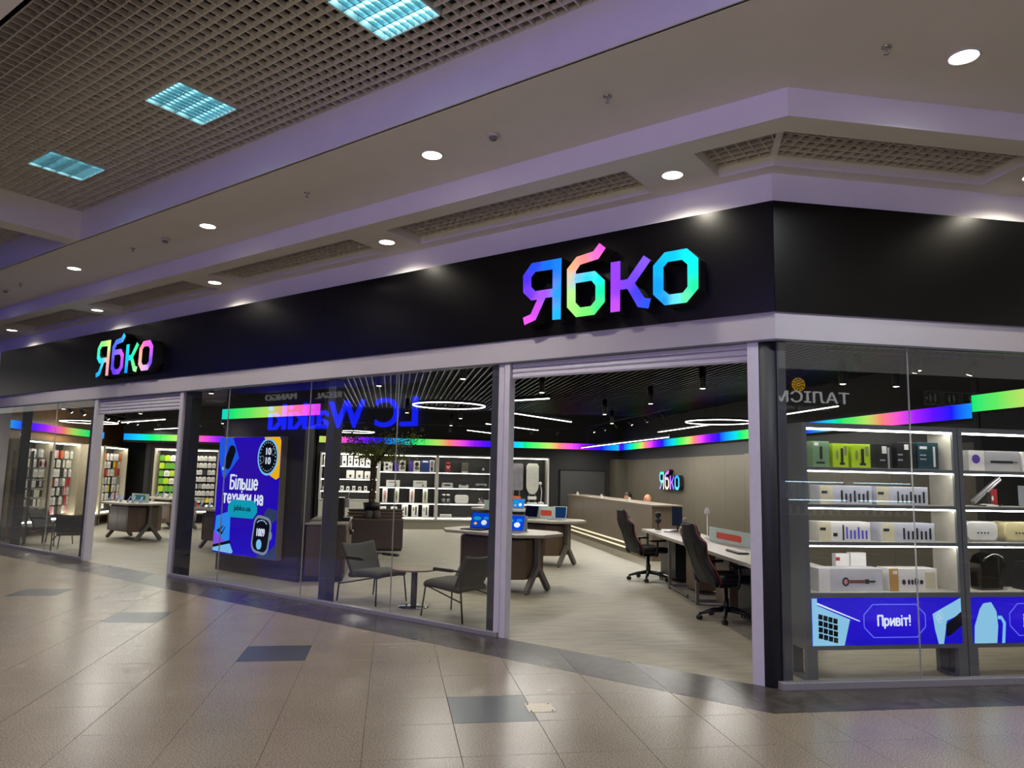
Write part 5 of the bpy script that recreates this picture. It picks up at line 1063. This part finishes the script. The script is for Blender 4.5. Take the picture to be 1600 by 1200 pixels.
packs('white gadget pack in the %s row of the cabinet behind the screen', 'gadget packs behind the screen', (-8.6, 18.2, 0), 0, 1.0, 7, 5, [[wc_] * 5], w=.11, h=.14, name='gadget_pack')
# display rack at the far left edge of the window
o = thing('window_rack', 'open metal rack with thin shelves at the far left edge', 'rack', A(16.45, .42), RA)
for x in (-.5, .5):
    for y in (0, .35): MB().box(x - .015, x + .015, y - .015, y + .015, 0, 2.0).build('post', m_gleg, o)
for z in (.35, .75, .95, 1.15, 1.35, 1.6): MB().box(-.5, .5, -.01, .36, z, z + .02).build('shelf', m_slv, o)
for k in range(2):
    q = thing('red_charm', 'small red hanging charm in the far left rack, ' + ('left', 'right')[k], 'ornament', A(16.25 - .25 * k, .7, 1.62), RA); MB().ball((0, 0, .1), (.05, .02, .07), 10, 8).build('charm', pal['red'], q); MB().tube([(0, 0, .16), (0, 0, .24)], .004, 5).build('string', m_ink, q)

# ------------------------------------------------------------------ shelf unit in the right window
m_ush = M('grey_shelf_unit', '64686a', .5, var=.03); m_uin = M('cream_lining', 'b8b4a4', .5)
m_led3 = EM('window_strip_light', 'fffdf6', 24.)
Y0, Y1 = .2, .52
def wunit(label, x0, x1):
    o = thing('window_shelf', label, 'shelf', ((x0 + x1) / 2, Y0, 0)); W = (x1 - x0) / 2; D = Y1 - Y0; s_ = .045
    for s in (-1, 1):
        a, b = (W - s_, W) if s > 0 else (-W, -W + s_)
        MB().box(a, b, 0, D, .262, 2.195).build('side_panel', m_ush, o); q = (a - .004, a) if s > 0 else (b, b + .004)
        MB().box(q[0], q[1], .02, D - .002, .75, 2.19).build('inner_lining', m_uin, o)
        for y in (.0, D - .09): MB().box(a - (.05 if s > 0 else 0), b + (.05 if s < 0 else 0), y, y + .05, 0, .262).build('leg', m_ush, o)
        MB().box(a - (.05 if s > 0 else 0), b + (.05 if s < 0 else 0), .05, D - .09, 0, .03).build('leg_rail', m_ush, o)
    MB().box(-W, W, 0, D, 2.195, 2.24).build('top_board', m_ush, o)
    for z in (1.845, 1.515, 1.185): MB().box(-W + s_, W - s_, 0, D, z - .03, z).build('shelf', m_ush, o); MB().box(-W + s_, W - s_, .012, D - .005, z, z + .003).build('shelf_mat', m_uin, o); MB().box(-W + s_ + .005, W - s_ - .005, .012, .03, z - .042, z - .031).build('strip_light', m_led3, o)
    MB().box(-W + s_, W - s_, 0, D, .705, .745).build('shelf', m_ush, o); MB().box(-W + s_, W - s_, .012, D - .005, .745, .748).build('shelf_mat', m_uin, o); MB().box(-W + s_, W - s_, .0, D, .262, .30).build('bottom_board', m_ush, o); MB().box(-W + s_, W - s_, .03, D, .30, .705).build('display_case', m_ush, o)
    for y in (.012, .06): MB().box(-W + s_ + .005, W - s_ - .005, y, y + .016, 2.182, 2.194).build('strip_light', m_led3, o)
    for z in (2.17, 1.80, 1.47, 1.14): MB().lathe([(.006, 0), (.004, .003)], (W - s_ - .006, .16, z), 8).build('lining_stud', m_slv, o)
    return o
wunit('grey lit window shelf full of white hair tool boxes', .345, 1.905); wunit('second grey window shelf with toasters and a coffee machine', 1.915, 3.475)
def band(label, x0, x1):
    o = thing('shelf_screen', label, 'screen', ((x0 + x1) / 2, Y0, .5)); w = (x1 - x0) / 2
    MB().box(-w, w, -.002, .028, -.2, .2).build('display', blue_screen('band_blue', '1408c8', '2a10d8', 1.0), o); return o, w
o, w = band('wide blue screen greeting with a laptop and a game controller', .395, 1.855)
e_lapg = EM('screen_silver_blue', '8cc8ec', 1.0)
l = flat([(-w, .2), (-w + .05, .2), (-w + .05, .14), (-.37, .02), (-.43, -.2), (-w, -.2)], e_lapg, 'laptop_picture', o)
for i in range(4):
    for j in range(4):
        x = -w + .06 + .047 * i; z = .07 - .012 * i - .054 * j
        flat([(x - .006 * j * 0, z), (x + .04, z - .01), (x + .036, z - .052), (x - .004, z - .044)], e_dark, 'key', l, -.0045)
flat([(-w + .05, .165), (-.28, .01), (-.275, .0), (-w + .05, .148)], e_white, 'stylus', o, -.004)
def octline(o, x0, x1, z0, z1, c, t=.008):
    P, Q = octo(x0, x1, z0, z1, c), octo(x0 + t, x1 - t, z0 + t, z1 - t, c - t * .4)
    m = MB(); n = 8
    m.add([(p[0], -.004, p[1]) for p in P] + [(p[0], -.004, p[1]) for p in Q], [(i, (i + 1) % n, n + (i + 1) % n, n + i) for i in range(n)]); m.build('octagon_outline', EM('outline_glow', '6a70ff', 1.0), o, solid=.0008)
octline(o, -.24, .37, -.14, .15, .09); obj('lettering', stroke_text('Привіт!', e_white, .31, .105, t=.095), o, (.055, -.004, -.002))
g = flat([(.44, .06), (.52, .1), (w, .2), (w, .06), (.58, -.0), (.54, -.2), (.49, -.2), (.46, -.08)], e_lapg, 'controller_picture', o); flat([(.57, -.03), (w, .08), (w, -.04), (.62, -.12), (.57, -.14)], e_dark, 'controller_grip', g, -.0045)
for a, b in ((.49, .03), (.53, .04), (.51, .0), (.515, .065)): flat(ell(a, b, .017, .02, 12), e_white, 'button', g, -.0045); flat(ell(a, b, .014, .017, 12), e_lapg, 'button', g, -.0052)
o, w = band('blue screen with a kettle picture under the toasters', 1.965, 3.425)
k = flat([(-w + .01, -.2), (-w + .02, -.05), (-w + .08, .10), (-w + .12, .15), (-w + .2, .16), (-w + .25, .08), (-w + .26, -.05), (-w + .24, -.2)], e_lapg, 'kettle_picture', o); flat([(-w + .26, .04), (-w + .30, .04), (-w + .34, -.02), (-w + .32, -.2), (-w + .29, -.2), (-w + .31, -.03), (-w + .29, .01), (-w + .26, .01)], e_sky, 'kettle_handle', k, -.0045)
octline(o, -.35, .33, -.14, .15, .09); obj('lettering', text_mesh('jabko.ua', e_white, width=.42, height=.12, bold=.025), o, (-.0, -.004, -.002))
wy = .27
tool = lambda n, a, b, mt=None: tuple((R, a + (b - a) * i / n, a + (b - a) * i / n + (b - a) / n * .42, .12, .12 + (.62 if i % 3 == 0 else .45), mt or m_ink) for i in range(n))
def wbox(label, x0, x1, z, h, mat=None, art=(), d=.17): return pbox('product_box', label, x0, x1, z + .003, h, wy, d, mat, art)
wbox('sage green grooming box at the left of the top window shelf', .49, .655, 1.845, .23, pal['sage'], ((R, .42, .58, .3, .8, m_ink), (R, .1, .35, .82, .95, m_card), (R, .2, .7, .12, .2, m_ink)))
for i, (x0, x1) in enumerate(((.69, .845), (.875, 1.065))): wbox('lime yellow box with a dark trimmer, %s one' % ('left', 'right')[i], x0, x1, 1.845, .215, pal['lime'], ((R, .5, .66, .2, .8, m_ink), (E_, .2, .34, .3, .75, pal['olive']), (R, .42, .74, .1, .2, m_ink), (R, .72, .9, .5, .9, pal['olive'])))
wbox('black toothbrush box next to the lime boxes', 1.14, 1.285, 1.845, .225, pal['black'], ((R, .68, .82, 0, .85, pal['steel']), (R, .3, .62, .6, .9, m_card), (R, .15, .5, .3, .36, pal['steel'])))
wbox('black box with a silver cross in the top window shelf', 1.335, 1.53, 1.845, .245, pal['black'], ((R, .4, .62, .72, .92, m_card), (R, .05, .3, .3, .36, pal['steel']), (R, .05, .3, .5, .56, pal['steel'])))
wbox('dark teal box at the right of the top window shelf', 1.55, 1.765, 1.845, .25, M('dark_teal_print', '1d3f46', .4), ((R, .74, .84, .1, .85, m_card), (R, .1, .45, .75, .85, m_card), (R, .1, .4, .5, .55, pal['steel']), (R, .1, .4, .35, .4, pal['steel'])))
hx = ((R, 0, .24, 0, 1, pal['cream']), (R, .03, .14, .55, .7, m_ink))
for (x0, x1, z, lb) in ((.55, 1.065, 1.515, 'left on the second window shelf'), (1.11, 1.635, 1.515, 'right on the second window shelf'), (1.15, 1.685, 1.185, 'right on the third window shelf')): wbox('white styling tool box with a row of dark attachments, ' + lb, x0, x1, z, .165, M('pale_lilac_carton', 'c0c2cc', .5), hx + tool(7, .40, .98))
wbox('white styling tool box with violet attachments, left on the third window shelf', .525, 1.035, 1.185, .17, m_card, hx + ((R, .46, .49, .05, .85, m_ink), (R, .28, .36, .25, .42, m_ink)) + tool(6, .53, .98, M('violet_print', '5a55c8', .5)))
wbox('large white box with a copper hair dryer', .515, 1.14, .745, .2, M('pale_carton', 'c4c4c8', .5), ((R, 0, .17, 0, 1, m_card), (E_, .36, .47, .22, .62, m_ink), (E_, .385, .445, .3, .54, pal['pink']), (R, .46, .76, .36, .5, M('copper_print', '7a4a44', .4)), (R, .72, .78, .33, .53, m_ink), (R, .78, .88, .39, .47, m_ink)))
wbox('white and tan box with dark round attachments', 1.205, 1.69, .745, .2, m_card, ((R, 0, .19, 0, 1, pal['tan']), (R, .08, .17, .75, .9, m_card), (E_, .26, .34, .28, .52, m_ink), (E_, .38, .43, .28, .52, m_ink), (E_, .45, .5, .28, .52, m_ink), (E_, .52, .6, .25, .6, m_ink), (E_, .63, .7, .3, .5, m_ink), (R, .75, .95, .1, .85, pal['cream'])))
pbox('product_box', 'white headphone box standing behind the hair dryer box', .80, .94, .748, .31, .45, .06, None, ((R, 0, .3, .8, .9, pal['red']), (E_, .3, .7, .2, .55, m_ink)))
pbox('product_box', 'white tall box standing right of the headphone box', .95, 1.11, .748, .32, .45, .06, None, ((R, .3, .5, .2, .6, m_ink),))
wbox('wide white box with a dark curling pen', 2.08, 2.63, 1.845, .19, M('silver_carton', 'b4b4b4', .4), ((R, 0, .3, 0, 1, m_card), (E_, .06, .22, .35, .8, pal['purple']), (R, .42, .86, .4, .52, m_ink), (R, .86, .95, .44, .48, m_ink)))
wbox('cream box at the right edge of the top window shelf', 2.66, 3.05, 1.845, .19, m_card, ((E_, .2, .4, .3, .7, m_ink),))
o = thing('hair_straightener', 'silver hair straightener resting slantwise on its stand', 'hair straightener', (2.32, wy + .08, 1.518)); X = Matrix.Translation((0, 0, .15)) @ Matrix.Rotation(-.65, 4, 'Y')
for s in (-1, 1): MB().box(-.19, .19, -.018, .018, .002 if s > 0 else -.022, .022 if s > 0 else -.002, X).build('plate_arm', m_slv, o, bevel=.006)
MB().box(-.02, .02, -.03, .03, 0, .13).build('stand', m_ink, o); MB().lathe([(.09, 0), (.09, .01), (.03, .02)], n=18).build('foot', m_card, o)
q = MB().tube([(-.14, 0, .05), (-.16, -.03, .01), (-.05, -.06, .008), (.1, -.05, .008), (.16, .0, .008)], .007, 6).build('cord', m_ink, o)
pbox('red_card', 'small red card standing behind the hair straightener', 2.43, 2.54, 1.62, .16, .46, .005, pal['red'], ((E_, .4, .6, .3, .6, m_card),), cat='card'); bpy.data.objects['red_card'].location.z = 1.518
toaster('white toaster on the third shelf of the right window', 2.195, wy + .1, 1.188, .33, .19, M('gloss_white', 'd2d2cc', .12, coat=.5), .18); toaster('cream toaster beside the white one in the right window', 2.60, wy + .1, 1.188, .33, .19, M('gloss_cream', 'd0c596', .12, coat=.5), .18)
o = thing('capsule_machine', 'rounded black coffee machine on the lowest window shelf', 'coffee machine', (2.31, wy + .1, .748))
MB().prism([(-.14, 0), (-.14, .24), (-.10, .31), (-.03, .335), (.06, .325), (.11, .28), (.13, .2), (.08, .18), (.06, .1), (.09, .03), (.09, 0)], -.08, .08, 'y').build('body', M('gloss_black_plastic', '060607', .08, coat=.6), o, bevel=.02)
MB().tube([(-.1 + .2 * k / 10, -.085, .29 + .04 * math.sin(PI * k / 10)) for k in range(11)], .006, 6).build('chrome_arc', m_chr, o); MB().box(.0, .13, -.07, .07, 0, .02).build('drip_tray', m_slv, o, bevel=.004)
wbox('dark box at the right of the coffee machine', 2.62, 2.95, .745, .26, pal['black'], ((R, .2, .6, .3, .7, pal['steel']),))
for nm, lb, x in (('mixer_box', 'steel coloured box at the right end of the second window shelf', 2.75), ):
    wbox(lb, x, x + .3, 1.515, .2, pal['steel'], ((E_, .3, .7, .2, .7, m_ink),))
# ------------------------------------------------------------------ the other side of the mall, seen mirrored in the glass
m_opp = M('dark_opposite_front', '121114', .5); DW = -11.2
struct(abox(MB(), 3.6, 64, DW - .3, DW, 0, ZU).build('wall_opposite', m_opp))
def opp_text(name, label, body, mat, u, z, wdt, hgt, off=0., w=DW + .03, extrude=.06):
    o = thing(name, label, 'sign', A(u, w, z), RA + PI); obj('lettering', text_mesh(body, mat, width=wdt, height=hgt, bold=off, extrude=extrude), o); return o
e_lcw = EM('blue_sign_light', '0a1cff', 11.0)
opp_text('opposite_sign', 'big blue lit shop sign across the mall, mirrored in the window', 'LC Waikiki', e_lcw, 18.7, 3.72, 7.9, .98, .028)
e_faint = EM('faint_white_sign', 'cfd0d4', 1.2)
opp_text('opposite_sign', 'small white lit shop name across the mall, mirrored above the blue sign', 'MANGO', e_faint, 22.0, 4.5, 1.9, .24); opp_text('opposite_sign', 'faint white shop name across the mall beside the other one', 'REGAL', e_faint, 19.2, 4.45, 1.4, .22)
DY = -12.0
struct(MB().box(-5.2, 18, DY - .3, DY, 0, ZU).build('wall_jeweller', M('jeweller_front', '0d0d12', .5)))
e_tal = EM('white_sign_light', 'e8eaf0', 3.2); e_gold = EM('gold_sign_light', 'e8b020', 5.)
o = thing('jeweller_sign', 'white lit jeweller name with a gold emblem, mirrored in the right window', 'sign', (7.35, DY + .03, 3.94), PI)
obj('lettering', text_mesh('ТАЛІСМАН', e_tal, width=2.95, height=.31, extrude=.03), o); obj('lettering', stroke_text('ювелірна мережа', EM('small_white_sign', 'b8bac4', 1.4), 1.75, .16, t=.05), o, (0, 0, -.3))
em = MB(); n = 40
for r0, r1 in ((.165, .185), (.11, .122), (.03, .055)):
    em.add([(r0 * math.cos(2 * PI * k / n), -.02, r0 * math.sin(2 * PI * k / n)) for k in range(n)] + [(r1 * math.cos(2 * PI * k / n), -.02, r1 * math.sin(2 * PI * k / n)) for k in range(n)], [(k, (k + 1) % n, n + (k + 1) % n, n + k) for k in range(n)])
em.build('emblem_ring', e_gold, o, (0, 0, .32), solid=.01)
for k in range(10):
    a = 2 * PI * k / 10; X = Matrix.Translation((0, 0, .32)) @ Matrix.Rotation(a, 4, 'Y'); MB().prism([(.06, -.004), (.165, -.012), (.165, .012), (.06, .004)], -.025, -.015, 'y', X).build('emblem_ray', e_gold, o)
# wc sign hung from the ceiling
o = thing('wc_sign', 'hanging black washroom sign, mirrored in the right window', 'sign', (11.6, -11.6, 4.0), PI); MB().box(-.85, .85, -.03, .03, -.22, .22).build('board', m_lbody, o)
for s in (-.6, .6): MB().tube([(s, 0, .22), (s, 0, ZU - 4.0)], .01, 6).build('hanger', m_lbody, o)
e_wc = EM('wc_sign_light', 'b8c4c8', .6)
for i, x in enumerate((-.57, 0, .57)):
    fr = MB()
    for a, b, c, d in ((-.25, .25, .17, .18), (-.25, .25, -.18, -.17), (-.25, -.24, -.18, .18), (.24, .25, -.18, .18)): fr.box(x + a, x + b, -.034, -.031, c, d)
    fr.build('frame_line', e_wc, o)
    for dx in ((-.07, .07) if i else (0,)): MB().prism(ell(x + dx, .09, .025, .025, 10), -.034, -.031, 'y').build('pictogram', e_wc, o); MB().prism([(x + dx - .04, .055), (x + dx + .04, .055), (x + dx + .02, -.1), (x + dx - .02, -.1)], -.034, -.031, 'y').build('pictogram', e_wc, o)
    obj('lettering', text_mesh('WC', e_wc, height=.045, extrude=.003), o, (x, -.031, -.14))
MB().prism([(.80, .0), (.72, .06), (.72, -.06)], -.034, -.031, 'y').build('arrow', e_wc, o)
# lit jewellery cases under the jeweller's sign
e_case = EM('jewellery_case_light', 'bfe6f4', 14.); m_jew = M('velvet_grey', '8a929c', .6)
for k in range(4):
    x = 3.6 + 1.9 * k; o = thing('jewellery_case', 'lit jewellery case across the mall, number %s from the left' % ('one', 'two', 'three', 'four')[k], 'display case', (x, DY + .5, 0))
    MB().box(-.8, .8, -.25, .25, 0, .85).build('cabinet', m_opp, o); MB().box(-.8, .8, -.25, .25, .85, .88).build('deck', m_jew, o)
    for s in (-1, 1): MB().box(.79 * s - .008, .79 * s + .008, .22, .25, .88, 1.25).build('post', m_slv, o)
    MB().box(-.8, .8, .23, .25, 1.23, 1.25).build('light_rail', e_case, o); MB().box(-.8, .8, -.25, .25, 1.25, 1.262).build('glass_top', m_glass, o)
    MB().box(-.8, .8, -.1, .1, 1.28, 1.29).build('upper_shelf', m_jew, o); MB().box(-.8, .8, .08, .1, 1.68, 1.70).build('light_rail', e_case, o); MB().box(-.8, .8, -.25, -.23, 1.26, 1.72).build('back_board', m_jew, o)
    for j in range(9): MB().lathe([(.045, 0), (.035, .08), (.02, .14), (.03, .2), (.01, .21)], (-.7 + .175 * j, 0, 1.29), 10).build('bust', M('white_velvet', 'c8d0d8', .6), o)
    for j in range(7): MB().lathe([(.05, 0), (.04, .08), (.025, .16), (.03, .2), (.01, .21)], (-.66 + .22 * j, .05, .88), 10).build('bust', M('white_velvet', 'c8d0d8', .6), o)

# made-up shop front, unseen, added to brighten ceilings and tint upright faces violet
o = thing('added_fill_front', 'made-up unseen shop front behind the viewer, added to brighten ceilings and cast violet', 'shop front', A(-2.5, DW + .02, 0), RA + PI)
e_fill_warm = EM('warm_fill_glow', 'fff4dc', 2.2); e_fill_violet = EM('violet_fill_glow', '7c62ff', 7.5)
MB().box(-6, 6, -.12, 0, 0, .35).build('plinth', m_opp, o); MB().box(-6, 6, -.14, 0, 2.95, 3.15).build('transom', m_opp, o)
for k in range(8):
    MB().box(-5.95 + 1.49 * k, -5.95 + 1.49 * (k + 1) - .06, -.06, -.02, .36, 2.94).build('warm_fill_panel', e_fill_warm, o); MB().box(-6.01 + 1.49 * k, -5.95 + 1.49 * k, -.12, 0, .35, 2.95).build('mullion', m_opp, o)
for k in range(4): MB().box(-5.95 + 2.98 * k, -5.95 + 2.98 * (k + 1) - .05, -.16, -.02, 3.2, 4.2).build('violet_fill_panel', e_fill_violet, o)
